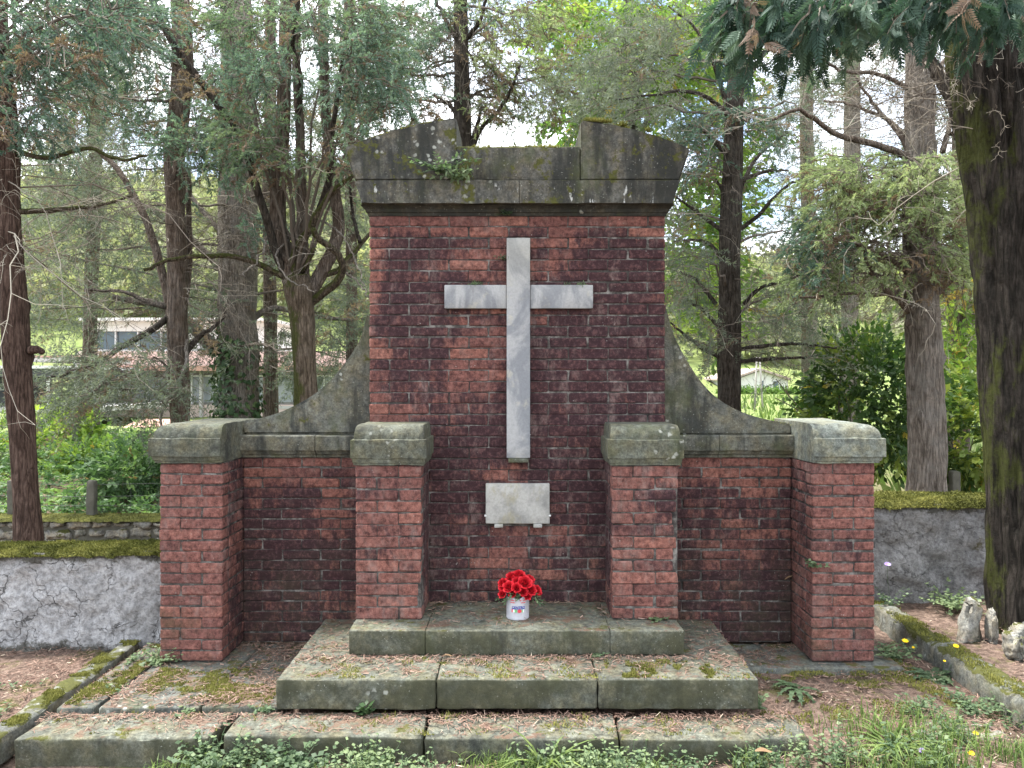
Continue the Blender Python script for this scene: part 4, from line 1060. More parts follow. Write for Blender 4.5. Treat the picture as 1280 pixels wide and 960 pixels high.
# 3: the stout cedar with ivy
T = Tree('cedar_tree', 'stout grey cedar trunk with ivy round its foot left of the scroll', 'tree', 13.0,
         [(297, 600, 27), (297, 530, 25), (298, 460, 24), (297, 400, 23), (299, 330, 24), (299, 250, 23), (298, 170, 22), (297, 90, 20), (295, 10, 18), (294, -120, 16)], 'grey_bark', 22, 80, .13, seed=3)
P = T.limb([(292, 440), (265, 432), (244, 412), (215, 388), (180, 378), (140, 372)], 11, 3, -.8); T.dead(0, 0, 26, (.6, 1.8), .5, .0, .010, 4, .35, P=P)
P = T.limb([(300, 360), (270, 330), (240, 300), (200, 270), (160, 245)], 6, 2.4, .4); T.dead(0, 0, 20, (.6, 1.6), .3, .1, .010, 4, .4, P=P)
P = T.limb([(310, 400), (345, 385), (390, 395), (440, 400)], 5, 2, .5); T.dead(0, 0, 14, (.6, 1.6), .5, 0, .009, 4, .35, P=P)
T.limb([(285, 300), (250, 260), (222, 225), (190, 205)], 4, 1.5, 1.0)
T.dead(0, 360, 100, (.8, 3.0), .25, .1, .011, 4, .4)
for c, n, tn in (((150, 340, 80, 45), 80, .5), ((90, 390, 50, 25), 24, .55), ((95, 300, 70, 35), 60, .5), ((150, 150, 80, 50), 70, .45), ((180, 250, 60, 50), 50, .5), ((262, 370, 30, 40), 70, .40), ((250, 410, 40, 28), 40, .42),
             ((435, 420, 25, 45), 60, .42), ((420, 360, 30, 40), 40, .45), ((335, 320, 20, 30), 26, .4), ((345, 150, 50, 60), 50, .5), ((90, 210, 55, 40), 40, .5), ((350, 430, 30, 40), 40, .4), ((30, 360, 40, 80), 40, .45), ((150, 110, 50, 60), 60, .5), ((120, 190, 60, 50), 60, .5), ((260, 130, 40, 60), 50, .5), ((400, 250, 40, 50), 40, .5)):
    T.zone(*c, n, CEDAR, .42, CE, -2.2, 2.2, .8, .45, tn, .15, .05)
T.zone(322, 282, 28, 16, 26, PLUME, .17, BL, -1.2, -.4, .5, .5, .35, .1, .05)
mb = MB()                                                  # ivy on the trunk
n = 2600; i = rng.integers(0, len(T.ax), n * 3); A = T.ax[i]; R = T.rad[i]; a = rng.uniform(0, 2 * math.pi, n * 3)
zt = EYE - (425 - HOR) * 13 / FOC; ok = (A[:, 2] < zt + np.where(np.cos(a) < -.2, .65, .1) * rng.uniform(-.6, 1, n * 3)) & ((np.cos(a) < .1) | (A[:, 2] < EYE - (505 - HOR) * 13 / FOC) | (rng.uniform(0, 1, n * 3) < .25))
A, R, a = A[ok], R[ok], a[ok]; o3 = np.stack([np.cos(a), np.sin(a), 0 * a], -1)
Pp = A + o3 * (R * rng.uniform(1.04, 1.25, len(a)))[:, None] + rng.normal(0, .02, (len(a), 3)); d3 = norm(np.stack([0 * a, 0 * a, -np.ones(len(a))], -1) + rng.normal(0, .5, (len(a), 3)) + o3 * .3)
s3 = norm(np.cross(d3, o3)) * rng.uniform(.035, .06, (len(a), 1)); L3 = rng.uniform(.08, .13, (len(a), 1))
mb.quads(np.stack([Pp, Pp + d3 * L3 * .4 + s3, Pp + d3 * L3, Pp + d3 * L3 * .4 - s3], 1), tone=np.clip(rng.normal(.5, .2, len(a)), .15, 1))
mb.build('ivy', M['ivy_leaf'], T.root)
T.done()
# 4: the candelabra cypress
T = Tree('cypress_tree', 'candelabra cypress, its mossy trunk splitting into upright stems beside the left scroll', 'tree', 8.2,
         [(385, 620, 16), (384, 520, 14.5), (382, 470, 14), (379, 420, 14.5), (377, 385, 17), (374, 362, 19), (372, 345, 15)], 'mossy_bark', seed=4, n=50, groove=.15)
T.limb([(370, 372), (358, 330), (348, 300), (346, 250), (351, 190), (355, 110), (357, 20), (358, -90)], 12, 7.5, .2, mat='brown_bark')
T.limb([(378, 372), (379, 330), (377, 280), (376, 220), (374, 150), (370, 60), (372, -90)], 8, 5, .5, mat='brown_bark')
T.limb([(384, 372), (402, 340), (417, 310), (423, 280), (418, 235), (412, 190), (405, 100), (403, -80)], 9, 6, .3, mat='brown_bark')
T.limb([(384, 382), (404, 366), (421, 352), (428, 335), (423, 318), (408, 306), (396, 297), (391, 287)], 5.5, 3.4, -.5, mat='mossy_limb')
T.limb([(371, 358), (368, 325), (376, 302), (388, 285), (398, 265), (410, 246), (424, 233), (440, 220)], 6, 2.6, -.4, mat='mossy_limb')
T.limb([(399, 262), (409, 235), (413, 205), (417, 150), (425, 95), (430, 60)], 4.2, 2, -.6, mat='dark_bark')
T.limb([(384, 352), (400, 345), (423, 337), (440, 318), (458, 297), (470, 285)], 4.4, 2, .2, mat='mossy_limb')
T.limb([(450, 303), (445, 285), (440, 262), (437, 232)], 2.8, 1.4, .2, mat='dark_bark')
T.limb([(366, 352), (345, 341), (320, 328), (290, 321), (250, 320), (210, 326), (180, 338)], 4.2, 2, -.5, mat='mossy_limb')
T.limb([(366, 356), (345, 318), (337, 285), (322, 240), (306, 185), (285, 150), (262, 116), (240, 88), (221, 64), (205, 35), (190, 0)], 5.2, 3.8, -.7, mat='dark_bark')
T.limb([(372, 150), (376, 100), (366, 60), (370, 20), (374, -30)], 3.4, 2.4, -.8, mat='dark_bark')
P = T.limb([(378, 340), (388, 322), (393, 310)], 3, 2, -.3, mat='mossy_limb', n=10)
for pts in ([(400, 275), (418, 285), (432, 300), (445, 330), (455, 360)], [(360, 300), (345, 320), (362, 350), (395, 365)], [(430, 340), (445, 350), (460, 372)], [(336, 285), (330, 310), (318, 330), (300, 345)]):
    P = T.limb(pts, 1.3, .7, -.7, mat='pale_bark', wig=.03)
T.dead(0, 330, 80, (.4, 1.8), .3, .2, .006, 4, .62)
for P, R in T.limbs[:6]: T.dead(0, 0, 5, (.4, 1.1), .4, .1, .005, 4, .7, P=P)
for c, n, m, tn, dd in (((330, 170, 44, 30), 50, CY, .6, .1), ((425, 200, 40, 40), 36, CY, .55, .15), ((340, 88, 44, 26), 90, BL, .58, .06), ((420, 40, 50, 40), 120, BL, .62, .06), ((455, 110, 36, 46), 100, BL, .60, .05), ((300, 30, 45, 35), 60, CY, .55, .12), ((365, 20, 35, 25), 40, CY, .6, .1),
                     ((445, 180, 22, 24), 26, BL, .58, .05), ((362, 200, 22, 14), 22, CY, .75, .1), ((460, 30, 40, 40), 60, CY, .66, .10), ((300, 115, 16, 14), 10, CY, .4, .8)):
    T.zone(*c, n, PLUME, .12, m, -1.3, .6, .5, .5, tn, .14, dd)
T.done()
# 5: behind the monument
T = Tree('cypress_tree', 'dark slender cypress behind the middle of the cornice, hung with brown dead sprays', 'tree', 10.5,
         [(580, 520, 13), (579, 300, 12), (578, 160, 10.5), (577, 90, 9.5), (576, 30, 9), (574, -110, 8)], 'dark_bark', seed=5)
for pts, dd in (([(577, 60), (560, 30), (545, 0), (535, -40)], .3), ([(578, 55), (600, 25), (612, -20)], -.4), ([(576, 40), (570, 10), (562, -40)], .2), ([(578, 150), (560, 130), (540, 118)], .2), ([(590, 185), (602, 160), (622, 140), (640, 110), (650, 80)], -.4), ([(584, 200), (598, 150), (603, 132)], .2)):
    T.limb(pts, 3.2, 1.4, dd)
T.limb([(575, 230), (540, 180), (512, 140), (498, 100), (520, 60)], 3.6, 1.6, -.6)
T.dead(0, 180, 110, (.5, 1.9), .1, .35, .008, 4, .45)
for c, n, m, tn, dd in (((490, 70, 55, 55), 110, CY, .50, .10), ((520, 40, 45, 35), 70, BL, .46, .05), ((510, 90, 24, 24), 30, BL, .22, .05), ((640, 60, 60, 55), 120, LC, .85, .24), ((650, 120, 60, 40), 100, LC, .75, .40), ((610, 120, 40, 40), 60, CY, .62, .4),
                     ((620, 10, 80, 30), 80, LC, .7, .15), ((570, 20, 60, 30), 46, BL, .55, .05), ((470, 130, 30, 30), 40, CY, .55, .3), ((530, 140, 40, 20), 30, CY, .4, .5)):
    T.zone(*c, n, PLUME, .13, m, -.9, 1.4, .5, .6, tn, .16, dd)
T.done()
# bright broadleaf behind
T = Tree('broadleaf_tree', 'bright green broad leaved tree behind the right end of the cornice', 'tree', 17.0,
         [(800, 560, 12), (798, 400, 11), (795, 250, 10), (790, 120, 9), (786, 0, 7), (785, -120, 5)], 'dark_bark', seed=6)
P = T.limb([(792, 180), (830, 120), (870, 60), (900, 0)], 5, 2, 0); P = T.limb([(792, 200), (750, 140), (720, 80)], 5, 2, .5)
for c, n, tn in (((790, 60, 80, 80), 210, .62), ((730, 30, 50, 50), 90, .7), ((860, 60, 60, 70), 140, .65), ((880, 270, 45, 70), 120, .6), ((770, 150, 70, 50), 120, .38), ((900, 170, 50, 60), 70, .6), ((850, 330, 30, 60), 70, .6), ((880, 390, 50, 40), 60, .72)):
    T.zone(*c, n, LEAFY, .34, 'broad_leaf', -2, 3, .8, .3, tn, .16, .03)
T.done()
# 6: cedar right of the monument
T = Tree('cedar_tree', 'straight dark cedar trunk just right of the cornice, its thin branches sweeping out both sides', 'tree', 9.6,
         [(912, 640, 16), (911, 520, 15), (911, 440, 14.5), (912, 380, 14), (912, 320, 13), (914, 260, 13), (916, 200, 11.5), (918, 130, 11), (922, 70, 10.5), (926, 0, 10), (932, -120, 9)], 'dark_bark', 20, seed=7, groove=.10)
br = [([(920, 290), (945, 272), (965, 250), (985, 232), (1003, 224), (1040, 222)], -.5), ([(902, 288), (880, 272), (862, 258), (845, 247)], -.4), ([(922, 245), (935, 215), (948, 195), (968, 178), (985, 165)], .4), ([(922, 120), (935, 100), (950, 72), (962, 50)], -.3),
      ([(908, 130), (896, 92), (884, 60), (866, 32), (835, 8)], -.4), ([(908, 140), (880, 120), (850, 114), (820, 118), (770, 125)], -.9), ([(922, 437), (950, 433), (985, 430), (1015, 431), (1046, 436)], -.6), ([(924, 452), (960, 449), (1000, 447), (1024, 444)], .3),
      ([(900, 446), (880, 437), (858, 420), (838, 404)], -.3), ([(905, 330), (888, 306), (865, 300), (842, 302)], .4), ([(926, 225), (960, 214), (985, 213)], .3), ([(905, 240), (895, 225)], 0), ([(905, 190), (880, 165), (858, 155)], -.3), ([(930, 380), (950, 360), (978, 352), (1010, 340)], -.4), ([(895, 380), (870, 350), (850, 340)], .3),
      ([(930, 100), (960, 60), (985, 20), (1000, -30)], .6), ([(922, 20), (880, -20), (840, -50)], -.5), ([(900, 410), (875, 385), (848, 375)], .4)]
for pts, dd in br:
    P = T.limb(pts, 3.0, 1.1, dd, mat='dark_bark'); T.dead(0, 0, 9, (.3, 1.0), .35, .05, .005, 4, .3, P=P)
T.dead(0, 480, 70, (.5, 1.7), .25, .1, .007, 4, .35)
for c, n, m, tp, sz, tn in (((880, 185, 32, 40), 60, BL, PLUME, .115, .38), ((935, 160, 26, 28), 34, BL, PLUME, .115, .36), ((905, 150, 30, 24), 34, BL, PLUME, .115, .4), ((815, 70, 55, 40), 90, CE, CEDAR, .32, .5), ((800, 130, 70, 26), 70, CE, CEDAR, .32, .5), ((760, 95, 50, 40), 50, CE, CEDAR, .32, .5),
                     ((870, 350, 36, 50), 70, CE, CEDAR, .30, .5), ((965, 385, 45, 35), 50, CE, CEDAR, .30, .55), ((975, 290, 45, 45), 40, CE, CEDAR, .30, .5), ((860, 280, 30, 30), 36, CE, CEDAR, .30, .5), ((905, 425, 26, 24), 34, CE, CEDAR, .26, .42), ((860, 20, 60, 35), 60, CE, CEDAR, .32, .55), ((970, 440, 50, 18), 26, CE, CEDAR, .28, .6), ((985, 130, 50, 45), 40, CE, CEDAR, .30, .45), ((885, 215, 22, 20), 14, CY, PLUME, .115, .05)):
    T.zone(*c, n, tp, sz, m, -1.1, 1.1, .55, .45, tn, .14, .06 if tn > .1 else .9)
T.done()
# 7, 8: two pale trunks further off
for px, pts, d, lab, sd in ((1013, [(1014, 600, 11), (1013, 525, 10), (1012, 430, 9.5), (1011, 330, 9), (1009, 200, 8.5), (1008, 80, 8), (1007, -90, 7)], 18.0, 'pale distant conifer trunk half behind the leafy bush, nearer the white house', 8),
                            (1062, [(1062, 600, 12), (1062, 430, 10.5), (1062, 340, 10.5), (1064, 250, 10), (1065, 160, 9.5), (1066, 60, 9), (1067, -90, 8)], 16.0, 'pale distant conifer trunk rising out of the top of the leafy bush', 9)):
    T = Tree('conifer_tree', lab, 'tree', d, pts, 'pale_bark', 14, 60, seed=sd)
    T.dead(0, 440, 120, (.8, 3.2), .15, .1, .010, 4, .55)
    for q in range(9):
        y = rng.uniform(-20, 420); T.zone(px + rng.uniform(-70, 70), y, 50, 28, 24, CEDAR, .45, CE, -1.5, 2, .9, .3, .62, .14, .06)
    T.done()
# 9: the stringy-barked cypress right
T = Tree('cypress_tree', 'thick pale stringy barked cypress trunk behind the right wall with a green crown clump', 'tree', 7.6,
         [(1158, 640, 28), (1157, 605, 24), (1156, 540, 21.5), (1155, 470, 21), (1154, 410, 21), (1152, 372, 20), (1148, 335, 17), (1144, 280, 15), (1147, 210, 16), (1150, 140, 17), (1149, 80, 16), (1147, 0, 15), (1145, -100, 14)], 'grey_bark', 24, 90, .17, seed=10, knots=16)
T.limb([(1160, 330), (1168, 270), (1164, 200), (1158, 140)], 8, 7, .2, mat='grey_bark')
br = [([(1142, 392), (1120, 372), (1100, 355), (1085, 330), (1072, 300)], 6, -.3), ([(1168, 368), (1185, 352), (1208, 338), (1225, 325)], 6, -.2), ([(1140, 345), (1110, 322), (1080, 312), (1066, 298)], 4, -.5), ([(1138, 198), (1120, 190), (1085, 178), (1050, 170), (1022, 152), (1000, 138), (980, 142), (966, 150)], 5, -.6),
      ([(1138, 195), (1122, 165), (1100, 140), (1085, 120), (1068, 95)], 3.4, .2), ([(1140, 360), (1100, 368), (1060, 366), (1030, 370), (1000, 372)], 3, -.4), ([(1148, 330), (1125, 318), (1100, 318), (1075, 305)], 3, -.8), ([(1140, 180), (1110, 150), (1060, 130), (1030, 126)], 3, .6), ([(1178, 190), (1188, 150), (1192, 100)], 4, .2), ([(1135, 110), (1095, 92), (1050, 88), (1010, 60)], 3, -.4), ([(1162, 100), (1190, 60), (1200, 20)], 3, .3)]
for pts, r, dd in br:
    P = T.limb(pts, r, 1.3, dd, mat='brown_bark'); T.dead(0, 0, 13, (.3, 1.2), .25, .1, .006, 5, .45, P=P)
T.dead(0, 370, 100, (.4, 1.6), .25, .1, .006, 5, .5)
for c, n, m, tn, dd in (((1100, 225, 66, 34), 130, LC, .80, .08), ((1165, 225, 48, 34), 90, LC, .82, .08), ((1070, 270, 50, 40), 80, LC, .6, .12), ((1040, 310, 36, 40), 70, BL, .26, .08), ((1160, 280, 46, 36), 80, LC, .72, .14), ((1120, 265, 40, 30), 50, LC, .55, .2), ((1090, 330, 50, 30), 44, LC, .7, .1), ((1185, 310, 30, 40), 50, LC, .85, .1), ((1030, 220, 26, 20), 22, LC, .8, .1), ((1155, 345, 16, 14), 14, LC, .05, 1), ((1030, 350, 36, 22), 30, LC, .5, .1)):
    T.zone(*c, n, PLUME, .105, m, -.8, .7, .36, .55, tn, .14, dd, sprays=3)
T.done()
# 10: the big trunk in the right foreground, its fronds overhead
T = Tree('cypress_tree', 'massive dark furrowed trunk with green moss down its left side, at the right edge', 'tree', 4.85,
         [(1282, 800, 42), (1281, 740, 40), (1280, 660, 40), (1278, 560, 41), (1273, 460, 42), (1266, 360, 43), (1258, 270, 44), (1250, 190, 45), (1240, 120, 45), (1234, 50, 44), (1230, -40, 42), (1228, -160, 40)], 'big_mossy_bark', 56, 150, .14, seed=11, flare=1.0)
P = T.limb([(1225, 190), (1203, 150), (1190, 122), (1172, 92), (1160, 70), (1140, 40)], 12, 5, .3, mat='dark_bark', sides=14); T.dead(0, 0, 24, (.3, .9), .25, .1, .006, 5, .4, P=P)
P = T.limb([(1222, 205), (1200, 175), (1188, 165)], 6, 2.5, .2, mat='dark_bark'); P = T.limb([(1262, 250), (1275, 200), (1290, 120)], 12, 9, -.1, mat='big_mossy_bark', sides=14)
T.dead(0, 200, 60, (.3, 1.1), .3, .1, .006, 5, .6)
bb = [([(1236, 40), (1180, -30), (1090, -50), (990, -55), (900, -40)], -1.1), ([(1240, 10), (1200, -50), (1140, -70), (1060, -75), (960, -70)], -.6), ([(1240, 20), (1250, -40), (1200, -70), (1120, -60)], -1.5)]
for pts, dd in bb: T.limb(pts, 7, 3, dd, mat='dark_bark', name='bough')
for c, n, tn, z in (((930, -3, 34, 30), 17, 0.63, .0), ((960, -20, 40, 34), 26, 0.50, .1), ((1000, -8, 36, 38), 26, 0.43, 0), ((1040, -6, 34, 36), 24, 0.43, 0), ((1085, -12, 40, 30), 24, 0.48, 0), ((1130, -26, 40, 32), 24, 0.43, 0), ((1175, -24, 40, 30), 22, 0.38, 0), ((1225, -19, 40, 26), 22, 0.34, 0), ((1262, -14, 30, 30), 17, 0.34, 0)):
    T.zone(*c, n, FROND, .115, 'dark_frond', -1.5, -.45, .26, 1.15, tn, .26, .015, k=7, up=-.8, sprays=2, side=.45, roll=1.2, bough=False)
T.done()
# more trees in the stand behind: backdrop trunks and crowns
far = [('cedar_tree', 'leaning grey conifer far left behind the leftmost trunk', 16.0, [(112, 560, 9), (113, 400, 8), (118, 250, 8), (120, 120, 7), (124, -60, 6)], 21, [(90, 140, 80, 60), (110, 250, 70, 50), (60, 230, 60, 60), (130, 60, 70, 50)], CE, CEDAR, .45, .5),
       ('cypress_tree', 'slim distant conifer between the stout cedar and the candelabra cypress', 15.0, [(338, 600, 8), (338, 400, 8), (336, 250, 8), (338, 100, 7), (338, -60, 6)], 22, [(330, 60, 60, 50), (320, 140, 60, 40), (350, 220, 40, 40), (390, 130, 40, 50)], CE, CEDAR, .42, .5),
       ('cypress_tree', 'slim distant conifer just left of the cornice, behind the candelabra cypress', 14.0, [(440, 600, 8), (440, 400, 7), (438, 250, 7), (436, 100, 7), (436, -60, 6)], 23, [(430, 60, 60, 60), (440, 150, 40, 40), (430, 230, 40, 40), (410, 440, 36, 40), (500, 60, 50, 50)], CE, CEDAR, .42, .5),
       ('conifer_tree', 'slender distant conifer close behind the large trunk at the right edge', 14.0, [(1197, 600, 10), (1198, 420, 9), (1199, 260, 9), (1200, 120, 8), (1202, -60, 7)], 24, [(1190, 120, 50, 60), (1120, 60, 60, 50), (1060, 30, 60, 40)], CE, CEDAR, .42, .45),
       ('broadleaf_tree', 'sunlit young broad leaved tree between the thick pale trunk and the right edge trunk', 13.0, [(1205, 600, 6), (1204, 480, 6), (1200, 400, 5), (1198, 340, 4)], 25, [(1198, 390, 30, 60), (1200, 460, 36, 50), (1215, 330, 30, 40)], 'broad_leaf', LEAFY, .24, .75)]
for nm, lab, d, pts, sd, zs, m, tp, sz, tn in far:
    T = Tree(nm, lab, 'tree', d, pts, 'brown_bark', 12, 50, seed=sd)
    T.dead(0, 420, 70, (.8, 2.6), .2, .1, .010, 4, .45)
    for z in zs: T.zone(*z, 60 if tp is CEDAR else 110, tp, sz, m, -1.6, 2.2, .8, .4, tn, .15, .08)
    T.done()
# ------------------------------------------------------------------ bushes, undergrowth, far woods
def leaf_mass(mb, C, R, n, size, tone, var=.2, tpl=LEAFY, shell=.45, dead=.03, low=None):
    v = norm(rng.normal(size=(n, 3))); rad = (shell + (1 - shell) * rng.uniform(0, 1, n) ** .5)
    lump = np.array([1 + .35 * fbm(q * 2.2 + C, 1.0, 3) for q in v]); P = np.array(C) + v * np.array(R) * (rad * lump)[:, None]
    if low is not None: P[:, 2] = np.maximum(P[:, 2], low)
    X = v + rng.normal(0, .6, (n, 3)); X[:, 2] -= .2
    cl = np.array([fbm(q, 2.2, 2) for q in P])
    tn = np.clip(tone + cl * .5 + rng.normal(0, var * .7, n), .15, 1); tn = np.where(rng.uniform(0, 1, n) < dead, .06, tn)
    stamp(mb, tpl, P, X, size * rng.uniform(.7, 1.3, n), tn)
def bush(name, label, cat, cx, cy, rx, ry, d, dr, n, size, mat, tone, stems=8, group=None):
    C = at(cx, cy, d); g = float(ground_z(C[0], C[1])); b = thing(name, label, cat, (C[0], C[1], g), group)
    mb = MB(); leaf_mass(mb, C, (rx * d / FOC, dr, ry * d / FOC), n, size, tone, low=g + .05); mb.build('foliage', M[mat], b)
    mb = MB(); S = np.tile([[C[0], C[1], g - .05]], (stems, 1)) + rng.normal(0, .08, (stems, 3)) * [1, 1, 0]
    D = rng.normal(0, .5, (stems, 3)); D[:, 2] = 1
    tubes(mb, grow(S, D, rng.uniform(.7, 1.1, stems) * max(.3, (C[2] - g + ry * d / FOC * .6)), 8, .05, .15), np.linspace(.018, .006, 8)[None] * np.ones((stems, 1)), 5, 0, .3); mb.build('stem', M['twig'], b)
bush('leafy_bush', 'big glossy dark green bush with yellowing leaves left of the thick pale trunk', 'bush', 1078, 505, 62, 88, 9.6, .9, 1500, .20, 'dark_broad_leaf', .5)
bush('leafy_bush', 'dark green bush filling the gap between the thick pale trunk and the right edge trunk', 'bush', 1212, 540, 42, 70, 9.8, .8, 900, .20, 'dark_broad_leaf', .68)
bush('vine_bush', 'bright lime green vine covered bush below the carport', 'bush', 78, 552, 34, 44, 15.0, .8, 700, .28, 'broad_leaf', .78)
bush('bramble_bush', 'dark bramble mound close to the left pier cap', 'bush', 165, 592, 40, 34, 10.5, .7, 700, .17, 'bramble_leaf', .4)
bush('bramble_bush', 'sunlit bramble mound between the leftmost trunk and the red shed', 'bush', 112, 580, 34, 26, 12.0, .7, 500, .18, 'broad_leaf', .7)
bush('bramble_bush', 'pale green bramble clump left of the leftmost trunk', 'bush', 5, 570, 30, 50, 12.0, .8, 500, .18, 'broad_leaf', .72)

mb = MB(); n = 9500; x = rng.uniform(-10, -1.9, n); y = 8.5 + rng.uniform(0, 1, n) ** 1.5 * 9
h = np.array([max(-.05, .22 + .30 * fbm((a, b, 2), .8, 3)) for a, b in zip(x, y)])
z = ground_z(x, y) + h * rng.uniform(.2, 1, n); X = rng.normal(0, 1, (n, 3)); X[:, 2] = rng.uniform(-.2, .6, n); X[:, 1] -= .5
cl = np.array([fbm((a, b, 9), 1.4, 3) for a, b in zip(x, y)])
stamp(mb, LEAFY, np.stack([x, y, z], -1), X, rng.uniform(.11, .19, n), np.clip(.5 + .55 * cl + rng.normal(0, .12, n), .15, 1))
tag(mb.build('undergrowth', M['bramble_leaf']), 'tangle of ivy and brambles covering the bank behind the rubble wall', 'undergrowth', kind='stuff')

mb = MB(); n = 5200; x = rng.uniform(1.5, 26, n); y = 10 + rng.uniform(0, 1, n) ** 1.6 * 34; z = ground_z(x, y)
S = np.stack([x, y, z], -1); D = rng.normal(0, .28, (n, 3)); D[:, 2] = 1; D = norm(D); Ls = rng.uniform(.15, .5, (n, 1)); W = norm(np.cross(D, rng.normal(size=(n, 3)))) * .014 * (1 + y[:, None] / 20)
mb.quads(np.stack([S - W, S + W, S + D * Ls * .7 + W * .6, S + D * Ls + rng.normal(0, .06, (n, 3))], 1), tone=np.clip(rng.normal(.7, .2, n), .15, 1))
tag(mb.build('meadow_grass', M['grass_blade']), 'tall sunlit meadow grass beyond the right wall', 'grass', kind='stuff')

mb = MB(); n = 5200
x = rng.uniform(-150, 150, n); y = 75 + rng.uniform(0, 1, n) ** 1.2 * 190
cl = np.array([fbm((a, b, 1), 1 / 26.0, 3) for a, b in zip(x, y)]); ok = cl > -.10; x, y, cl = x[ok], y[ok], cl[ok]; n = len(x)
k = 9; z = ground_z(x, y); H = rng.uniform(3, 7.5, n); P = np.stack([np.repeat(x, k), np.repeat(y, k), np.repeat(z, k)], -1) + rng.normal(0, 1, (n * k, 3)) * [1.6, 1.6, 0]
P[:, 2] += np.repeat(H, k) * rng.uniform(.3, 1, n * k); tn = np.clip(np.repeat(.58 + .5 * cl + rng.normal(0, .16, n), k) + rng.normal(0, .08, n * k), .15, 1)
stamp(mb, LEAFY, P, rng.normal(size=(n * k, 3)), 2.6 * rng.uniform(.7, 1.4, n * k), tn)
tag(mb.build('woodland', M['far_leaf']), 'pale sunlit woodland on the hillside far behind the trees', 'woodland', kind='stuff')

# ------------------------------------------------------------------ buildings on the left and the white house
def bx(mb, px0, px1, py0, py1, d, depth, mat=0):
    a = at(px0, py1, d); b = at(px1, py0, d); x0, x1, z0, z1 = a[0], b[0], a[2], b[2]; y0, y1 = d, d + depth
    V = [(x0, y0, z0), (x1, y0, z0), (x1, y1, z0), (x0, y1, z0), (x0, y0, z1), (x1, y0, z1), (x1, y1, z1), (x0, y1, z1)]
    mb.add(V, Q=[[0, 1, 5, 4], [1, 2, 6, 5], [2, 3, 7, 6], [3, 0, 4, 7], [4, 5, 6, 7], [3, 2, 1, 0]], mat=mat)
def part(name, mat, parent, *boxes):
    mb = MB()
    for b in boxes: bx(mb, *b)
    return mb.build(name, M[mat], parent)
D = 34.0; c = at(300, 560, D)
b = thing('pink_building', 'long pink building with grey window bands and an orange tiled eave behind the left trees', 'building', (c[0], D, c[2]))
part('wall', 'pink_plaster', b, (95, 640, 506, 600, D, 8), (95, 640, 439, 457, D + 1.5, 7)); part('band_wall', 'concrete', b, (95, 640, 464, 506, D + .35, 7))
part('eave', 'terracotta', b, (88, 645, 457, 463.5, D - .9, 9))
for x0, x1 in ((120, 180), (184, 236), (240, 300), (304, 366), (370, 440), (445, 520)):
    w = part('window', 'grey_curtain_glass', b, (x0, x1, 471, 503, D + .2, .14)); part('frame', 'white_metal', w, (x0 - 1.5, x0, 469, 505, D + .1, .24), (x0, x1, 469, 470.8, D + .1, .24), ((x0 + x1) / 2 - .6, (x0 + x1) / 2 + .6, 471, 503, D + .12, .07))
part('upper_wall', 'white_plaster', b, (103, 330, 401, 414, D + 3, 6), (107, 115, 414, 440, D + 3, 6), (230, 330, 414, 440, D + 3, 6), (115, 230, 437, 440, D + 3, 6))
w = part('window', 'blue_glass', b, (115, 230, 414.3, 436.8, D + 3.3, .2)); [part('mullion', 'white_metal', w, (x - .7, x + .7, 414.3, 436.8, D + 3.15, .14)) for x in (144, 172, 201)]
part('roof', 'white_plaster', b, (98, 336, 397, 400.8, D + 2.4, 7))
part('doorway', 'concrete', b, (330, 336, 510, 560, D - .02, .3), (372, 378, 510, 560, D - .02, .3), (330, 378, 507.5, 511, D - .03, .3))
part('downpipe', 'concrete', b, (249, 252, 464, 600, D - .25, .2))
b = thing('carport', 'dark flat roofed carport with a white edge at the far left behind the trunk', 'carport', (*at(20, 520, 27)[:2], float(at(20, 520, 27)[2])))
part('roof', 'dark_roof', b, (-120, 62, 461, 471, 27, 6)); part('roof_edge', 'white_metal', b, (-120, 66, 457, 460.6, 26.9, 6.2)); part('canopy', 'concrete', b, (20, 95, 447, 452, 28.5, 4), ); part('canopy_edge', 'terracotta', b, (20, 97, 444.5, 446.6, 28.4, 4.2))
part('shade_sheet', 'dark_roof', b, (-120, 60, 471.2, 509, 31, .3)); part('floor_slab', 'concrete', b, (-120, 110, 509.5, 516, 26.8, 6.4))  # near-black sheet paints the shade beneath the carport roof
for x in (-30, 58, 92): part('post', 'white_metal', b, (x, x + 2.5, 471.2 if x < 60 else 452.2, 509.2, 27.3 if x < 60 else 28.8, .09))
c = at(170, 545, 25)
b = thing('small_shed', 'small shed with a faded red tiled roof beside the left pier cap', 'shed', (c[0], 25, c[2]))
mb = MB(); a0 = at(141, 541, 25); a1 = at(206, 541, 25); zt = at(0, 524, 26.2)[2]
mb.add([(a0[0], 25, a0[2]), (a1[0], 25, a0[2]), (a1[0] - .1, 26.4, zt), (a0[0] + .15, 26.4, zt), (a0[0], 25, a0[2] - .06), (a1[0], 25, a0[2] - .06), (a1[0] - .1, 26.4, zt - .06), (a0[0] + .15, 26.4, zt - .06)], Q=[[0, 1, 2, 3], [4, 7, 6, 5], [0, 4, 5, 1], [1, 5, 6, 2], [2, 6, 7, 3], [3, 7, 4, 0]])
mb.build('roof', M['terracotta'], b); part('wall', 'dark_roof', b, (143, 204, 543, 575, 25.3, 1))
part('window_frame', 'white_metal', b, (136, 206, 541.5, 543, 24.8, .05), (136, 206, 548, 549.5, 24.8, .05), *[(x, x + 1.4, 541.5, 575, 24.78, .05) for x in (136, 148, 160, 174, 188, 201)])
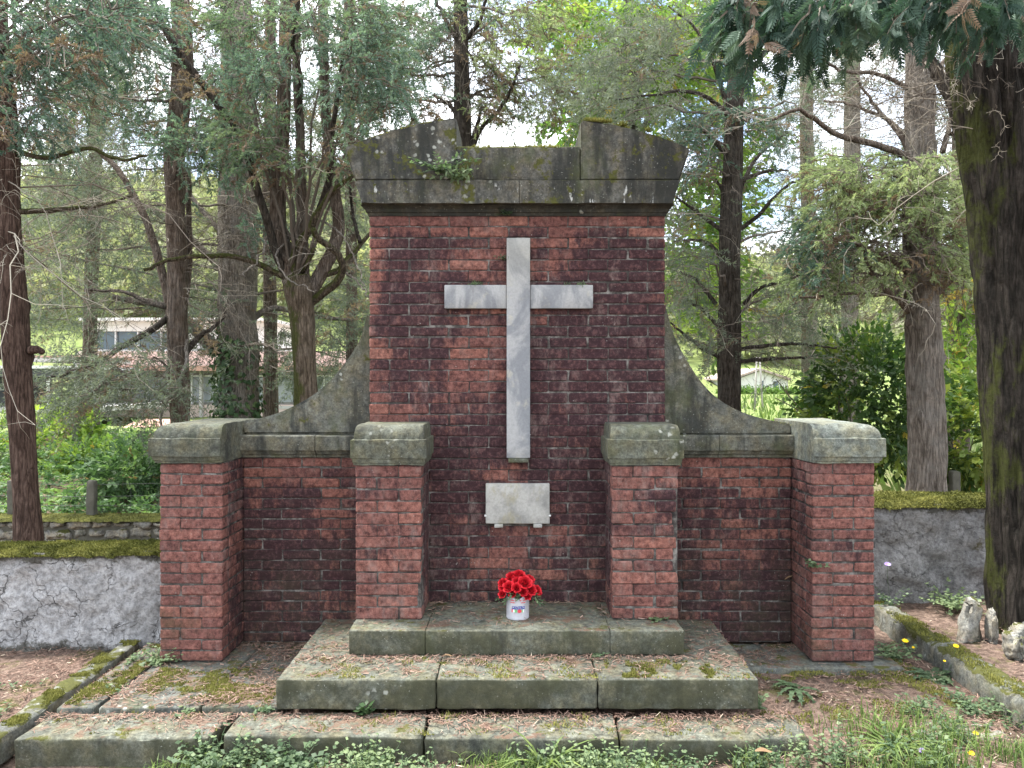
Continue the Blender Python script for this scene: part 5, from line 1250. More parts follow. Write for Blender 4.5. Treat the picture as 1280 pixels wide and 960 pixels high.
# white house
D = 58.0; c = at(955, 500, D)
h = thing('white_house', 'small white gabled house far off in the meadow right of the dark cedar trunk', 'house', (c[0], D, c[2]))
mb = MB(); bx(mb, 918, 985, 475, 493, D, 8)
mb.build('wall', M['white_plaster'], h)
pz = [(918, 475), (950, 463.5), (985, 475)]
mb = MB(); A = [at(x, y, D) for x, y in pz]; mb.add([*A, *[p + np.array([0, 8, 0]) for p in A]], T=[[0, 2, 1], [3, 4, 5]], Q=[[0, 1, 4, 3], [1, 2, 5, 4], [2, 0, 3, 5]]); mb.build('gable', M['white_plaster'], h)
mb = MB(); e = [(914, 475.5), (950, 462.6), (989, 475.5)]; A = [at(x, y, D - .4) for x, y in e]; Bz = [p + np.array([0, 0, .16]) for p in A]; o9 = np.array([0, 8.8, 0])
mb.add([*A, *Bz, *[p + o9 for p in A], *[p + o9 for p in Bz]], Q=[[0, 1, 4, 3], [1, 2, 5, 4], [6, 9, 10, 7], [7, 10, 11, 8], [3, 4, 10, 9], [4, 5, 11, 10], [0, 6, 7, 1], [1, 7, 8, 2], [0, 3, 9, 6], [2, 8, 11, 5]]); mb.build('roof', M['house_roof'], h)
for x0, x1, y0, y1 in ((950.5, 954.5, 476, 487), (967, 972.5, 476.5, 485)): part('window', 'blue_glass', h, (x0, x1, y0, y1, D - .06, .2))
mb = MB(); n = 1500; x = rng.uniform(-1, 1, n); P = np.stack([at(952, 0, 52)[0] + x * 2.9, 52 + rng.normal(0, .5, n), .52 + rng.uniform(0, .48, n) * (1 - .2 * np.abs(x))], -1)
stamp(mb, LEAFY, P, rng.normal(size=(n, 3)), .34, np.clip(rng.normal(.35, .15, n), .15, 1)); tag(mb.build('hedge', M['broad_leaf']), 'clipped green hedge in front of the white house', 'hedge')
for x0, x1, y1, lab in ((943.5, 946, 514, 'pale leaning utility pole in front of the white house, left of its twin'), (953.5, 949.5, 513, 'pale utility pole leaning towards its twin in front of the white house')):
    mb = MB(); tube(mb, np.array([at(x0, y1 + 4, 28), at((x0 + x1) / 2, 480, 28), at(x1, 446, 28)]), [.040, .036, .030], 8)
    tag(mb.build('utility_pole', M['pole_wood'], smooth=True), lab, 'pole')
# ------------------------------------------------------------------ flowers in the old tin can
C0 = at(647.3, 772, 4.42); C0[2] = .291
can = thing('tin_can', 'dented whitish tin can with a faded printed label on the top step', 'can', tuple(C0))
mb = MB(); k = 40; R = .0655; H = .128; V = []; rings = [(0, .97), (.004, 1), (.008, 1.0), (.012, .985), (.035, .985), (.06, .985), (.09, .985), (.115, .985), (.122, 1.0), (H, 1.0), (H + .001, .975), (.10, .965), (.02, .965)]
for z, f in rings:
    for j in range(k):
        a = 2 * math.pi * j / k; dent = .05 * fbm((math.cos(a) * 1.2, math.sin(a) * 1.2, z * 6), 1.5, 3) + (-.05 * math.exp(-((a - 5.6) / .35) ** 2 - ((z - .06) / .04) ** 2))
        zz = z + (.006 * fbm((a, 3, 1), 1.5) - .009 * math.exp(-((a - 4.75) / .25) ** 2) if z > .1 else 0)
        V.append((C0[0] + math.cos(a) * R * (f + dent), C0[1] + math.sin(a) * R * (f + dent), C0[2] + zz))
Q = [[i * k + j, i * k + (j + 1) % k, (i + 1) * k + (j + 1) % k, (i + 1) * k + j] for i in range(len(rings) - 1) for j in range(k)]
mb.add(V, Q=Q, NG=[list(range(k))[::-1], list(range((len(rings) - 1) * k, len(rings) * k))]); mb.build('can_body', M['tin'], can, smooth=True, sharp=50)
def curved_quad(mb, a0, a1, z0, z1, mat=0, r=.0672, n=6):
    """label patch on the can: a0..a1 metres along the curve from its middle"""
    for i in range(n):
        u0 = a0 + (a1 - a0) * i / n; u1 = a0 + (a1 - a0) * (i + 1) / n; f = lambda u, z: (C0[0] + math.sin(u / r) * r, C0[1] - math.cos(u / r) * r, C0[2] + z)
        mb.add([f(u0, z0), f(u1, z0), f(u1, z1), f(u0, z1)], Q=[[0, 1, 2, 3]], mat=mat)
fc = bpy.data.curves.new('lettering', 'FONT'); fc.body = 'CENTRO'; fc.size = .026; fc.align_x = 'CENTER'; fc.offset = .0006
fo = bpy.data.objects.new('lettering_source', fc); sc.collection.objects.link(fo); bpy.context.view_layer.update()
me = bpy.data.meshes.new_from_object(fo.evaluated_get(bpy.context.evaluated_depsgraph_get())); bpy.data.objects.remove(fo)
w = max(v.co.x for v in me.vertices) - min(v.co.x for v in me.vertices); sx = .078 / w; off = .004
for v in me.vertices:
    u = v.co.x * sx + off; v.co = (math.sin(u / .0680) * .0680, -math.cos(u / .0680) * .0680, .068 + v.co.y * .72)
me.materials.clear(); me.materials.append(M['ink_blue']); lo = link(bpy.data.objects.new('lettering', me)); lo.parent = can
mb = MB()
curved_quad(mb, -.037, -.030, .046, .064, 1); curved_quad(mb, -.029, -.019, .046, .062, 3); curved_quad(mb, -.019, -.005, .046, .062, 2); curved_quad(mb, .023, .030, .046, .062, 2); curved_quad(mb, .030, .036, .046, .062, 3); curved_quad(mb, -.037, .043, .064, .067, 0)
a = np.linspace(0, 2 * math.pi, 20)[:-1]; cu, cz, rr = .010, .054, .0118
V = [(C0[0] + math.sin((cu + rr * math.cos(t)) / .0685) * .0685, C0[1] - math.cos((cu + rr * math.cos(t)) / .0685) * .0685, C0[2] + cz + rr * math.sin(t) * .85) for t in a]; mb.add(V, NG=[list(range(len(V)))], mat=1)
r7 = random.Random(3)
for z0, hh in ((.110, .006), (.098, .005)):
    u = -.045
    while u < .046:
        l = r7.uniform(.003, .010); 
        if r7.random() < .8 and not (-.012 < u < .004 and z0 > .1): curved_quad(mb, u, u + l, z0, z0 + hh, 1, n=2)
        u += l + .002
mb.build('label_print', [M['ink_blue'], M['ink_red'], M['ink_green'], M['ink_white']], can)

def petal(mb, C, F, ang, r, h, w, curl, tone):
    n = 6; g = []
    for i in range(n):
        u = i / (n - 1)
        for j in range(n):
            v = (j / (n - 1) - .5) * 2; rad = r * (.25 + .75 * u ** .7) + curl * max(0, u - .55) ** 1.4; a = ang + v * w * (.55 + .45 * math.sin(math.pi * min(1, u + .12)))
            rad += .002 * math.cos(v * 3); zz = h * u * (1 - .12 * v * v) - curl * .9 * max(0, u - .6) ** 1.6 * 2 - .004 * (1 - u) * 0
            g.append(np.array(C) + F @ np.array([math.cos(a) * rad, math.sin(a) * rad, zz]))
    Q = [[i * n + j, i * n + j + 1, (i + 1) * n + j + 1, (i + 1) * n + j] for i in range(n - 1) for j in range(n - 1)]
    t = np.clip(tone + np.repeat(np.linspace(-.35, .3, n), n), 0, 1); mb.add(np.array(g), Q=Q, tone=t)
def frame(d):
    z = norm(np.array(d, float)); x = norm(np.cross([0.3, 1, 0.1], z)); return np.stack([x, np.cross(z, x), z], 1)
bq = thing('rose_bouquet', 'bunch of bright red artificial roses standing in the tin can', 'flowers', (C0[0], C0[1], C0[2] + .1))
heads = [(-.052, -.035, .182, .034), (.040, -.030, .205, .040), (-.034, .02, .222, .036), (.006, .02, .236, .034), (-.080, -.005, .165, .031), (.075, -.035, .165, .032), (.106, -.012, .158, .029), (.114, .015, .138, .026), (.030, -.055, .160, .027), (-.086, .015, .192, .029),
         (.064, .03, .205, .033), (-.008, -.055, .182, .028), (-.088, -.03, .140, .024), (.014, .05, .215, .034), (.0, -.02, .205, .034), (-.03, -.05, .150, .024), (.055, -.055, .135, .022)]
mbs = MB()
for i, (x, y, z, r) in enumerate(heads):
    C = C0 + np.array([x, y, z]); d = np.array([x * 5, y * 5 - .55, .55 + (z - .15) * 4]); F = frame(d); mb = MB(); C = C - F @ np.array([0, 0, r * .5])
    for ring, (m, rf, hf, w, cu) in enumerate(((3, .26, 1.05, 1.2, 0), (4, .48, 1.1, .95, .1), (5, .72, 1.0, .85, .45), (6, .95, .82, .75, .8))):
        for q in range(m): petal(mb, C, F, q * 2 * math.pi / m + ring * .6 + random.uniform(-.15, .15), r * rf, r * hf * 1.15, w, r * cu * .55, .28 + .12 * ring + random.uniform(-.1, .1))
    mb.build('rose', M['rose_petal'], bq, smooth=True)
    tube(mbs, spline(np.array([C0 + [x * .15, y * .15, .03], C0 + [x * .45, y * .45, .11], C]), 8), .0022, 5)
mbs.build('stems', M['ivy_leaf'], bq)
mb = MB()
for x, y, z, dx in ((-.080, -.03, .128, -1), (-.066, -.045, .120, -.8), (-.03, -.06, .142, -.2), (.015, -.065, .140, .2), (.088, -.03, .128, .8), (.108, -.03, .115, 1), (.120, -.03, .100, .9), (-.012, -.06, .150, 0), (.100, -.04, .135, .6)):
    m = 3; stamp(mb, LEAFY, np.tile(C0 + [x, y, z], (m, 1)) + rng.normal(0, .006, (m, 3)), np.tile([dx, -.5, -.4], (m, 1)) + rng.normal(0, .4, (m, 3)), .038, np.clip(rng.normal(.45, .2, m), .2, 1))
mb.build('leaves', M['weed_leaf'], bq)

# ------------------------------------------------------------------ stones by the big trunk
def boulder(name, lab, C, R, seed, mat='rough_stone', flat=.0):
    bm = bmesh.new(); bmesh.ops.create_icosphere(bm, subdivisions=5, radius=1)
    for v in bm.verts:
        p = np.array(v.co); s = np.sign(p) * np.abs(p) ** .72; s = s / max(1e-6, np.linalg.norm(s)) * np.linalg.norm(p) * (1 + .12 * np.linalg.norm(s - p))
        q = s * np.array(R) * (1 + .22 * fbm(p + seed, 1.6, 4) + .06 * fbm(p + seed, 7, 3)); v.co = Vector(q)
    me = bpy.data.meshes.new(name); bm.to_mesh(me); bm.free(); me.materials.append(M[mat])
    for p in me.polygons: p.use_smooth = True
    o = link(bpy.data.objects.new(name, me)); o.location = C; return tag(o, lab, 'stone')
tag(block('headstone', 'rough_stone', None, 2.695, 2.815, 4.665, 4.765, .03, .315, 51, r=.035, amp=.028, chips=1.6, skew=lambda P: P + np.stack([.12 * (P[:, 2] - .05), 0 * P[:, 0], -.35 * np.maximum(0, np.abs(P[:, 0] - 2.745) - .02)], 1)), 'stumpy squared weathered headstone leaning against the left of the big right trunk', 'headstone')
boulder('stone_fragment', 'thin upright white edged stone shard between the headstone and the big trunk', (2.865, 4.66, .15), (.022, .05, .125), 9.1)
boulder('stone_fragment', 'rounded pale lichen covered stone at the right edge in front of the big trunk', (2.87, 4.38, .15), (.095, .09, .105), 3.3)

# ------------------------------------------------------------------ needle litter, moss cushions, grass
LIT = MB(); MOS = MB()
def litter(n, x0, x1, y0, y1, z, dens=None, L=(.010, .042), zf=None, tone=(.5, .2)):
    n = int(n * .62)
    x = rng.uniform(x0, x1, n); y = rng.uniform(y0, y1, n)
    if dens is not None:
        p = np.clip([dens(a, b) for a, b in zip(x, y)], 0, 1); ok = rng.uniform(0, 1, n) < p; x, y = x[ok], y[ok]
    m = len(x); zz = (zf(x, y) if zf else z) + rng.uniform(.004, .012, m)
    a = rng.uniform(0, 2 * math.pi, m); D = np.stack([np.cos(a), np.sin(a), rng.normal(0, .16, m)], -1); S = np.stack([-np.sin(a), np.cos(a), rng.normal(0, .4, m)], -1) * rng.uniform(.0008, .0024, (m, 1))
    P = np.stack([x, y, zz], -1); Ln = rng.uniform(L[0], L[1], (m, 1)); mid = P + D * Ln * .5 + np.stack([S[:, 0] * 0, S[:, 0] * 0, rng.uniform(0, .006, m)], -1)
    LIT.quads(np.stack([P - S, P + S, P + D * Ln + S, P + D * Ln - S], 1), tone=np.clip(rng.normal(tone[0], tone[1], m), 0, 1))
def moss(n, x0, x1, y0, y1, z, thr=.1, sc_=6, seed=0, H=.010):
    x = rng.uniform(x0, x1, n); y = rng.uniform(y0, y1, n); f = np.array([fbm((a, b, seed), sc_, 4) for a, b in zip(x, y)]); ok = f > thr; x, y, f = x[ok], y[ok], f[ok]; m = len(x)
    P = np.stack([x, y, np.full(m, z) + .001], -1); D = norm(rng.normal(0, .5, (m, 3)) + [0, 0, 1]); S = norm(np.cross(D, rng.normal(size=(m, 3)))) * .003; L = rng.uniform(.5, 1.4, (m, 1)) * H * (1 + 2 * np.clip(f - thr, 0, .4))[:, None]
    MOS.quads(np.stack([P - S, P + S, P + D * L + S * .3, P + D * L - S * .3], 1), tone=np.clip(.45 + f + rng.normal(0, .15, m), 0, 1))
N3 = lambda s, k=5: (lambda a, b: .5 + 1.3 * fbm((a, b, s), k, 4))
litter(5200, -.90, .90, 4.20, 4.72, .291, lambda a, b: (.16 + .9 * max(0, fbm((a, b, 1), 5, 4)) + .5 * math.exp(-((b - 4.70) / .07) ** 2)) * (.25 if b < 4.27 else 1) * (0 if abs(a - C0[0]) < .07 and abs(b - C0[1]) < .07 else 1))
litter(9000, -1.2, 1.2, 3.87, 4.18, .1545, lambda a, b: .10 + 1.0 * math.exp(-((b - 4.16) / .07) ** 2) + .7 * max(0, fbm((a, b, 2), 5, 4)))
for s in (-1, 1): litter(1500, min(s * .92, s * 1.2), max(s * .92, s * 1.2), 4.2, 4.82, .1545, lambda a, b: .25 + .8 * max(0, fbm((a, b, 3), 5, 4)))
litter(12000, -2.35, 1.36, 3.64, 3.85, -.022, lambda a, b: .06 + .95 * math.exp(-((b - 3.86) / .075) ** 2) + .5 * max(0, fbm((a, b, 4), 5, 4)))
litter(12000, -2.12, -1.23, 3.89, 4.82, -.001, lambda a, b: .12 + 1.5 * max(0, fbm((a, b, 5), 2.6, 4)) + .3 * (a > -1.6))
litter(1800, -2.33, -2.15, 3.9, 4.85, -.006, lambda a, b: .15 + .9 * max(0, fbm((a, b, 6), 4, 4)))
litter(16000, 1.22, 2.44, 3.6, 4.85, 0, lambda a, b: .35 + 1.0 * fbm((a, b, 7), 3, 4), zf=lambda x, y: ground_z(x, y) + .012)
litter(2500, 1.22, 1.75, 4.42, 4.82, 0, lambda a, b: .3 + fbm((a, b, 7), 4, 4))
litter(15000, -4.0, -2.56, 3.5, 4.98, 0, lambda a, b: .55 + .8 * fbm((a, b, 8), 3, 4), zf=lambda x, y: ground_z(x, y) + .012, tone=(.45, .25))
litter(2600, -2.43, -2.33, 3.7, 4.9, 0, None, zf=lambda x, y: ground_z(x, y) + .012)
litter(7000, 2.62, 4.3, 3.6, 5.42, 0, lambda a, b: .5 + .8 * fbm((a, b, 9), 3, 4), zf=lambda x, y: ground_z(x, y) + .012, tone=(.6, .22))
litter(9000, -1.5, 3.4, 3.1, 3.64, 0, lambda a, b: .6, zf=lambda x, y: ground_z(x, y) + .015, tone=(.6, .25))
tag(LIT.build('needle_litter', M['litter']), 'red brown fallen needles and cypress sprays strewn over steps, paving and ground', 'litter', kind='stuff')
moss(14000, -2.05, -1.28, 3.93, 4.40, -.001, .14, 3.4, 3, .007); moss(9000, -2.33, -2.15, 3.9, 4.85, -.007, .1, 4, 5); moss(9000, -1.2, 1.2, 3.86, 4.16, .1545, .28, 5, 6, .007)
moss(6000, -2.3, 1.3, 3.62, 3.86, -.022, .26, 5, 7); moss(13000, -2.545, -2.425, 3.4, 4.92, -.018, .10, 6, 8, .006); moss(5000, 2.45, 2.59, 3.6, 5.4, .098, .10, 5, 9, .010)
moss(9000, .45, 1.0, 3.87, 4.1, .1545, .12, 5, 10)
for (a, b, c_, e) in ((1.25, 2.3, 3.85, 4.8),): 
    n = 16000; x = rng.uniform(a, b, n); y = rng.uniform(c_, e, n); f = np.array([fbm((p, q, 11), 3, 4) for p, q in zip(x, y)]); ok = f > .10; x, y, f = x[ok], y[ok], f[ok]; m = len(x); P = np.stack([x, y, ground_z(x, y) + .012], -1); D_ = norm(rng.normal(0, .5, (m, 3)) + [0, 0, 1]); S = norm(np.cross(D_, rng.normal(size=(m, 3)))) * .003
    MOS.quads(np.stack([P - S, P + S, P + D_ * .014 + S * .3, P + D_ * .014 - S * .3], 1), tone=np.clip(.45 + f + rng.normal(0, .15, m), 0, 1))
# moss tufts along the cornice, scroll tops
moss(8000, CX + .39, CX + .95, 4.64, 5.05, 3.20, .9)
def crest(n, pts, y0, y1, thr, seed, H=.022):
    P2 = spline(np.array([(x, 0, z) for x, z in pts]), 200); i = rng.integers(0, 200, n); x = P2[i, 0]; z = P2[i, 2]; y = rng.uniform(y0, y1, n); f = np.array([fbm((a, b, seed), 5, 4) for a, b in zip(x, y)]); ok = f > thr
    x, y, z, f = x[ok], y[ok], z[ok], f[ok]; m = len(x); P = np.stack([x, y, z - .004], -1); D_ = norm(rng.normal(0, .5, (m, 3)) + [0, 0, 1]); S = norm(np.cross(D_, rng.normal(size=(m, 3)))) * .0035; L = rng.uniform(.5, 1.4, (m, 1)) * H
    MOS.quads(np.stack([P - S, P + S, P + D_ * L + S * .3, P + D_ * L - S * .3], 1), tone=np.clip(.55 + f + rng.normal(0, .15, m), 0, 1))
crest(16000, [(CX + .40, 3.225), (CX + .62, 3.205), (CX + .85, 3.14), (CX + 1.04, 3.055)], 4.63, 4.80, -.02, 1)
crest(5000, [(CX - .37, 3.07), (CX, 3.07), (CX + .38, 3.07)], 4.64, 4.80, .05, 2, .014)
crest(4000, [(CX - 1.04, 3.06), (CX - .7, 3.17), (CX - .40, 3.236)], 4.63, 4.80, .12, 3, .012)
crest(6000, [(CX + 1.15, 1.47), (CX + 1.35, 1.39), (CX + 1.72, 1.37)], 4.84, 5.08, .0, 4, .016)
crest(6000, [(CX - 1.15, 1.46), (CX - 1.35, 1.38), (CX - 1.72, 1.355)], 4.84, 5.08, .1, 5, .010)
tag(MOS.build('moss', M['moss']), 'yellow green moss growing on the slabs, kerbs, steps and stone tops', 'moss', kind='stuff')

def blades(mb, P, H, W, lean=.45, tone=.5):
    n = len(P); a = rng.uniform(0, 2 * math.pi, n); o = np.stack([np.cos(a), np.sin(a), 0 * a], -1); s = np.stack([-np.sin(a), np.cos(a), 0 * a], -1) * (W / 2)[:, None]; l = rng.uniform(.1, 1, n)[:, None] * lean
    p0, p1, p2 = P, P + (np.array([0, 0, 1]) * .62 + o * l * .35) * H[:, None], P + (np.array([0, 0, 1]) * (.95 - .35 * l) + o * l * 1.1) * H[:, None]
    mb.quads(np.stack([p0 - s, p0 + s, p1 + s * .8, p1 - s * .8], 1), tone=tone); mb.quads(np.stack([p1 - s * .8, p1 + s * .8, p2 + s * .08, p2 - s * .08], 1), tone=tone)
mb = MB(); n = 15000; x = rng.uniform(-1.7, 3.6, n); y = rng.uniform(3.15, 3.62, n); y = np.where(x > 1.45, y + rng.uniform(-.1, .28, n), y)
f = np.array([fbm((a, b * 1.4, 4), 1.9, 4) for a, b in zip(x, y)]); w = np.clip(.30 + 1.2 * f + .35 * np.exp(-((x - 1.75) / .35) ** 2) - .5 * (x > 2.1) * (y > 3.5), 0, 1); ok = rng.uniform(0, 1, n) < w; x, y = x[ok], y[ok]; m = len(x)
H = rng.uniform(.04, .13, m) * np.where(np.abs(x - 1.75) < .4, 1.35, 1); blades(mb, np.stack([x, y, ground_z(x, y)], -1), H, rng.uniform(.003, .007, m), .9, np.clip(rng.normal(.55, .22, m), .03, 1))
tag(mb.build('grass', M['grass_blade']), 'fresh green grass along the front of the stone course', 'grass', kind='stuff')
def weedlets(mb, x, y, z, h, sz, tone):
    """little upright stems with pairs of round leaves"""
    n = len(x); S = np.stack([x, y, z], -1); D_ = rng.normal(0, .35, (n, 3)); D_[:, 2] = 1; k = 5; P = grow(S, D_, h, k, .15, .15)
    tubes(mb, P, np.full((n, k), .0014), 3, 0, .5)
    for q in range(1, k):
        for s in range(2):
            X = rng.normal(0, 1, (n, 3)); X[:, 2] = rng.uniform(-.1, .5, n); X = norm(X); U = np.array([0, 0, 1]) + rng.normal(0, .3, (n, 3)); W = norm(np.cross(U, X)); L = (sz * rng.uniform(.6, 1.3, n))[:, None]; p = P[:, q]
            mb.quads(np.stack([p, p + X * L * .5 + W * L * .36, p + X * L, p + X * L * .5 - W * L * .36], 1), tone=np.clip(tone + rng.normal(0, .14, n), .15, 1))
mb = MB(); n = 2000; x = rng.uniform(-1.5, 1.9, n); y = rng.uniform(3.22, 3.58, n); f = np.array([fbm((a, b, 14), 2.3, 4) for a, b in zip(x, y)]); ok = f > np.where(x < .4, .10, -.03); x, y, f = x[ok], y[ok], f[ok]
weedlets(mb, x, y, ground_z(x, y), rng.uniform(.04, .14, len(x)) * (.8 + f), .021, np.clip(.5 + .7 * f + rng.normal(0, .15, len(x)), .15, 1))
n = 500; x = rng.uniform(1.9, 3.2, n); y = rng.uniform(3.4, 4.0, n); f = np.array([fbm((a, b, 15), 3, 4) for a, b in zip(x, y)]); ok = f > .05; x, y, f = x[ok], y[ok], f[ok]; weedlets(mb, x, y, ground_z(x, y), rng.uniform(.04, .10, len(x)), .022, .6)
n = 260; x = rng.uniform(-3.9, -2.7, n); y = rng.uniform(3.7, 4.4, n); f = np.array([fbm((a, b, 16), 3, 4) for a, b in zip(x, y)]); ok = f > .12; x, y = x[ok], y[ok]; weedlets(mb, x, y, ground_z(x, y), rng.uniform(.03, .06, len(x)), .02, .7)
tag(mb.build('ground_cover', M['weed_leaf']), 'low small leaved weeds mixed into the front grass', 'weeds', kind='stuff')

# ---- plants one can count
def plant(name, lab, C, n, h, spread, leaf, tone, mat='weed_leaf', flowers=(), fmat='yellow_petal', kind=0, cat='plant'):
    C = np.array(C, float); o = thing(name, lab, cat, tuple(C)); mb = MB(); a = rng.uniform(0, 2 * math.pi, n)
    D_ = np.stack([np.cos(a) * spread, np.sin(a) * spread, rng.uniform(.4, 1, n)], -1); k = 6; S = np.tile(C, (n, 1)) + rng.normal(0, .012, (n, 3)) * [1, 1, 0]
    if kind == 1:                                              # rosette of long toothed leaves
        P = grow(S, D_, h * rng.uniform(.7, 1.2, n), k, .9, .06); s = np.stack([-np.sin(a), np.cos(a), 0 * a], -1); wd = np.array([.25, .6, 1, .85, .55, .05])
        for q in range(k - 1):
            mb.quads(np.stack([P[:, q] - s * leaf * wd[q], P[:, q] + s * leaf * wd[q], P[:, q + 1] + s * leaf * wd[q + 1], P[:, q + 1] - s * leaf * wd[q + 1]], 1), tone=np.clip(tone + rng.normal(0, .12, n), .15, 1))
        for q in range(1, k - 1):
            for sg in (-1, 1):
                p = P[:, q]; X = norm(s * sg + .4 * norm(P[:, q + 1] - P[:, q])); L = leaf * 1.7
                mb.quads(np.stack([p - .2 * L * norm(P[:, q + 1] - p), p + X * L, p + .5 * L * norm(P[:, q + 1] - p), p], 1), tone=np.clip(tone + rng.normal(0, .12, n), .15, 1))
    elif kind == 2: stampP = grow(S, D_, h * rng.uniform(.6, 1.2, n), k, .8, .12); [stamp(mb, FROND, stampP[:, q], stampP[:, q + 1] - stampP[:, q] + rng.normal(0, .1, (n, 3)), leaf, np.clip(rng.normal(tone, .1, n), .15, 1)) for q in range(k - 1)]
    else:
        P = grow(S, D_, h * rng.uniform(.6, 1.2, n), k, .3, .15); tubes(mb, P, np.full((n, k), .0013), 3, 0, .5)
        for q in range(1, k):
            for s in range(2):
                X = rng.normal(0, 1, (n, 3)); X[:, 2] = rng.uniform(-.2, .5, n); X[:, 1] -= .2; X = norm(X); W = norm(np.cross(np.array([0, -.3, 1]) + rng.normal(0, .3, (n, 3)), X)); L = (leaf * rng.uniform(.6, 1.25, n))[:, None]; p = P[:, q]
                mb.quads(np.stack([p, p + X * L * .5 + W * L * .34, p + X * L, p + X * L * .5 - W * L * .34], 1), tone=np.clip(tone + rng.normal(0, .15, n), .15, 1))
    mb.build('leaves', M[mat], o)
    for fx, fy, fz, fr in flowers:
        mb = MB(); c = C + [fx, fy, fz]; m = 12; aa = np.arange(m) * 2 * math.pi / m; X = np.stack([np.cos(aa), np.sin(aa) * .6 - .3, .5 + .3 * np.sin(aa)], -1); X = norm(X); W = norm(np.cross(X, [0, -.6, .8])) * fr * .28
        p = np.tile(c, (m, 1)); mb.quads(np.stack([p, p + X * fr * .6 + W, p + X * fr, p + X * fr * .6 - W], 1)); tube(mb, np.array([C + [fx * .4, fy * .4, 0], C + [fx * .9, fy * .9, fz * .6], c]), .0013, 4, mat=1); mb.build('flower', [M[fmat], M['weed_leaf']], o)
    return o
gz = lambda x, y: float(ground_z(x, y)) + .005
P_ = lambda px, py, d: at(px, py, d)
def G_(px, py, z):                                                 # the point of a horizontal level seen at a photo pixel
    d = FOC * (EYE - z) / (py - HOR); return ((px - VPX) * d / FOC, d, z)
plant('thistle', 'grey green rosette of toothed leaves on the litter right of the lower step', G_(995, 862, -.02), 16, .15, 1.3, .013, .55, kind=1)
plant('weed', 'bunch of small leaves at the right front corner of the lower step', G_(938, 884, -.02), 16, .09, .9, .026, .7)
plant('ivy_sprig', 'single broad leaved ivy sprig against the lower step riser', (-.76, 3.835, -.015), 3, .06, .5, .042, .45, 'ivy_leaf')
plant('weed', 'tiny plant at the second joint of the lower step', G_(735, 880, -.02), 8, .06, 1, .022, .55)
plant('weed', 'tiny sprig beside the riser joint of the lower step', G_(762, 879, -.02), 5, .05, .8, .022, .5)
plant('weed', 'pale variegated ivy tuft at the outer corner of the left outer pier', (-2.11, 4.48, 0), 22, .13, 1.0, .026, .85)
plant('weed', 'small pale plant in the crack of the left border slab', G_(137, 868, -.02), 7, .06, 1, .024, .8)
plant('weed', 'little weed on the border slab near the left wall', G_(165, 828, -.01), 8, .06, 1, .022, .75)
plant('weed', 'little plant in the crevice below the left paving slabs', G_(228, 892, -.02), 4, .05, 1, .024, .8)
plant('weed', 'grey green sprigs where the left slab meets the lower step', G_(327, 890, -.02), 12, .08, 1.2, .022, .5)
plant('weed', 'thin leaved sprig on the lower step below the top step, left part', G_(512, 812, .155), 9, .07, 1.2, .024, .5)
plant('weed', 'two leaf seedling on the lower step, left of the thin leaved sprig', G_(495, 814, .155), 3, .05, 1.2, .03, .5)
plant('weed', 'grey weed on the lower step below the right inner pier', G_(744, 820, .155), 9, .06, 1, .02, .55)
plant('weed', 'flat green sprig at the foot of the right inner pier', G_(822, 774, .291), 10, .06, 1.6, .022, .75)
plant('fern', 'small fern sprouting from the wall foot beside the right inner pier', G_(745, 748, .291), 8, .07, .9, .03, .4, kind=2)
plant('fern', 'green fern tuft rooted in the ledge of the cornice, left of centre', (CX - .37, 4.622, 2.87), 34, .17, 1.0, .040, .75, kind=2)
plant('cornice_weed', 'dark leafed creeper on the cornice beside the green fern', (CX - .46, 4.622, 2.90), 26, .20, 1.2, .030, .4, 'weed_leaf')
plant('wall_fern', 'dry little plant hanging under the cornice above the cross', (CX - .06, 4.70, 2.665), 12, .06, 1, .018, .05)
plant('wall_fern', 'small fern on the left arm of the cross', (cx - .275, 4.70, 2.238), 14, .05, 1.2, .020, .6, kind=2)
plant('wall_fern', 'tiny fern on the right arm of the cross near its end', (cx + .38, 4.70, 2.238), 9, .04, 1.2, .018, .7, kind=2)
plant('wall_fern', 'tiny fern on the right arm of the cross nearer the upright', (cx + .29, 4.70, 2.238), 6, .035, 1.2, .016, .6, kind=2)
plant('wall_fern', 'brown green fern left of the top of the cross', (cx - .085, 4.72, 2.40), 16, .08, .8, .020, .25, kind=2)
plant('wall_weed', 'sprig growing from the brick edge of the right outer pier, low down', (CX + 1.735, 4.49, .56), 10, .06, 1, .024, .65)
plant('hawkbit', 'yellow flowered weed between the right outer pier and the grave kerb', (2.24, 4.62, -.03), 22, .16, .7, .030, .8, flowers=[(.05, -.06, .13, .022), (.12, -.02, .08, .012)])
plant('hawkbit', 'feathery grey green plant against the grave kerb with yellow heads', (2.36, 4.35, -.04), 30, .17, 1.1, .018, .6, kind=1, flowers=[(.10, -.02, .19, .020), (.02, -.05, .12, .010)])
plant('weed', 'bluish clump of weeds at the front end of the grave kerb', (2.33, 3.92, -.04), 46, .16, 1.3, .022, .6)
plant('weed', 'fresh green clump in the grave bed in front of the right wall', (2.95, 5.25, .09), 40, .20, .9, .030, .9)
plant('scabious', 'lone lilac flower on a thin stalk near the right wall', (2.58, 5.30, .09), 10, .14, .6, .022, .6, flowers=[(-.05, -.02, .29, .026)], fmat='lilac_petal')
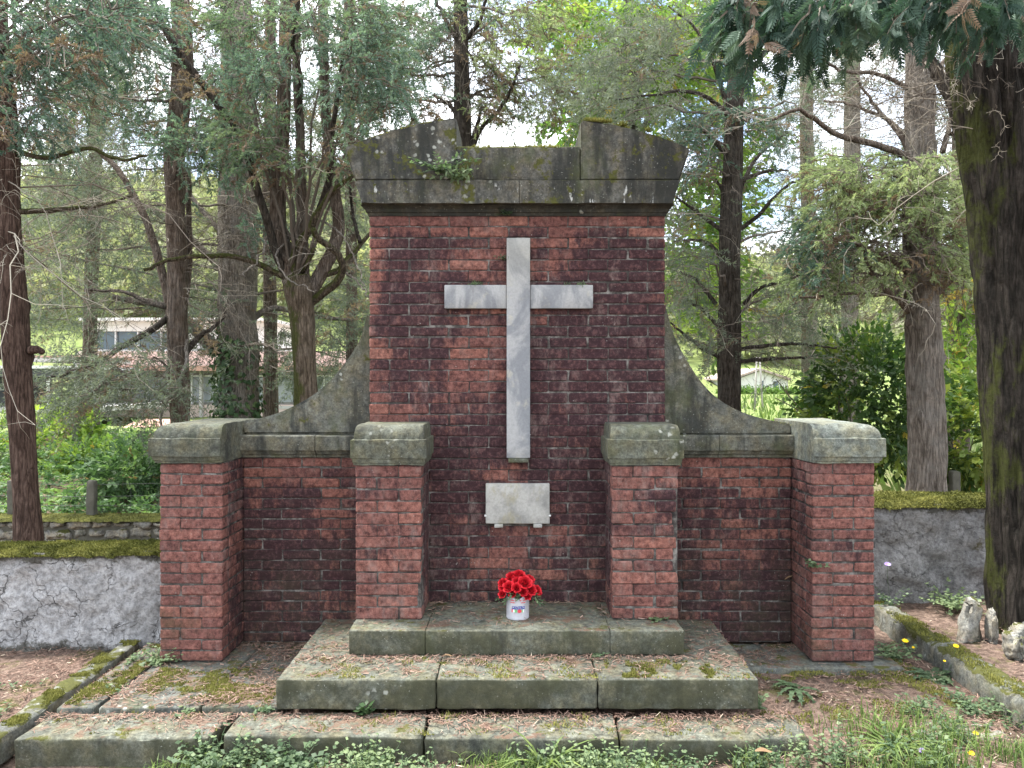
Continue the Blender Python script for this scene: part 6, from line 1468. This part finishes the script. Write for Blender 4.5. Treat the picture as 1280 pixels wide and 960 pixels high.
plant('scabious', 'lilac flower in the front grass at the lower right', (1.78, 3.42, -.05), 6, .08, .8, .02, .6, flowers=[(-.0, -.02, .06, .020)], fmat='lilac_petal')
plant('hawkbit', 'low plant with one bright yellow flower below the sunken stone', (2.10, 3.60, -.05), 8, .05, 1.2, .018, .6, kind=1, flowers=[(.02, -.03, .06, .016)])
plant('hawkbit', 'low plant with one yellow flower nearest the bottom edge', (1.99, 3.44, -.05), 8, .05, 1.2, .018, .6, kind=1, flowers=[(.02, -.02, .04, .018)])
plant('grass_tuft', 'arching tuft of long grass right of the end of the front course', (1.72, 3.52, -.06), 60, .26, .75, .006, .7, 'grass_blade', kind=1)
plant('grass_tuft', 'thin grass tuft in front of the middle of the front course', (.13, 3.52, -.14), 18, .26, .5, .006, .75, 'grass_blade', kind=1)
plant('weed', 'leafy weed in the wide gap of the front course', (-1.40, 3.55, -.16), 46, .20, .8, .032, .5)
plant('weed', 'broad leaved weed rising in front of the front course, left half', (-1.02, 3.54, -.16), 40, .20, .7, .034, .42)
for px, py, z, lab, s in ((955, 942, -.03, 'curled tan dry leaf lying in the front grass', .08), (560, 822, .16, 'small dry stalk like leaf on the lower step', .05), (985, 848, -.02, 'reddish dry cypress spray beside the thistle', .06), (986, 727, .45, 'narrow dry leaf caught on the corner of the right side wall', .05)):
    C = G_(px, py, z) if py > 760 else tuple(at(px, py, 4.80)); mb = MB(); n = 7; V = []
    for i in range(n):
        u = i / (n - 1)
        for j in range(5):
            v = (j / 4 - .5) * math.sin(math.pi * (.08 + .88 * u)) * .55; V.append((C[0] + (u - .5) * s, C[1] + v * s * .9, C[2] + .012 + .35 * s * v * v * 2 + .05 * s * math.sin(u * 5) + (.6 * s * u if py < 760 else 0)))
    mb.add(V, Q=[[i * 5 + j, i * 5 + j + 1, (i + 1) * 5 + j + 1, (i + 1) * 5 + j] for i in range(n - 1) for j in range(4)]); tag(mb.build('fallen_leaf', M['dry_leaf'], smooth=True), lab, 'leaf')
bpy.context.view_layer.update()
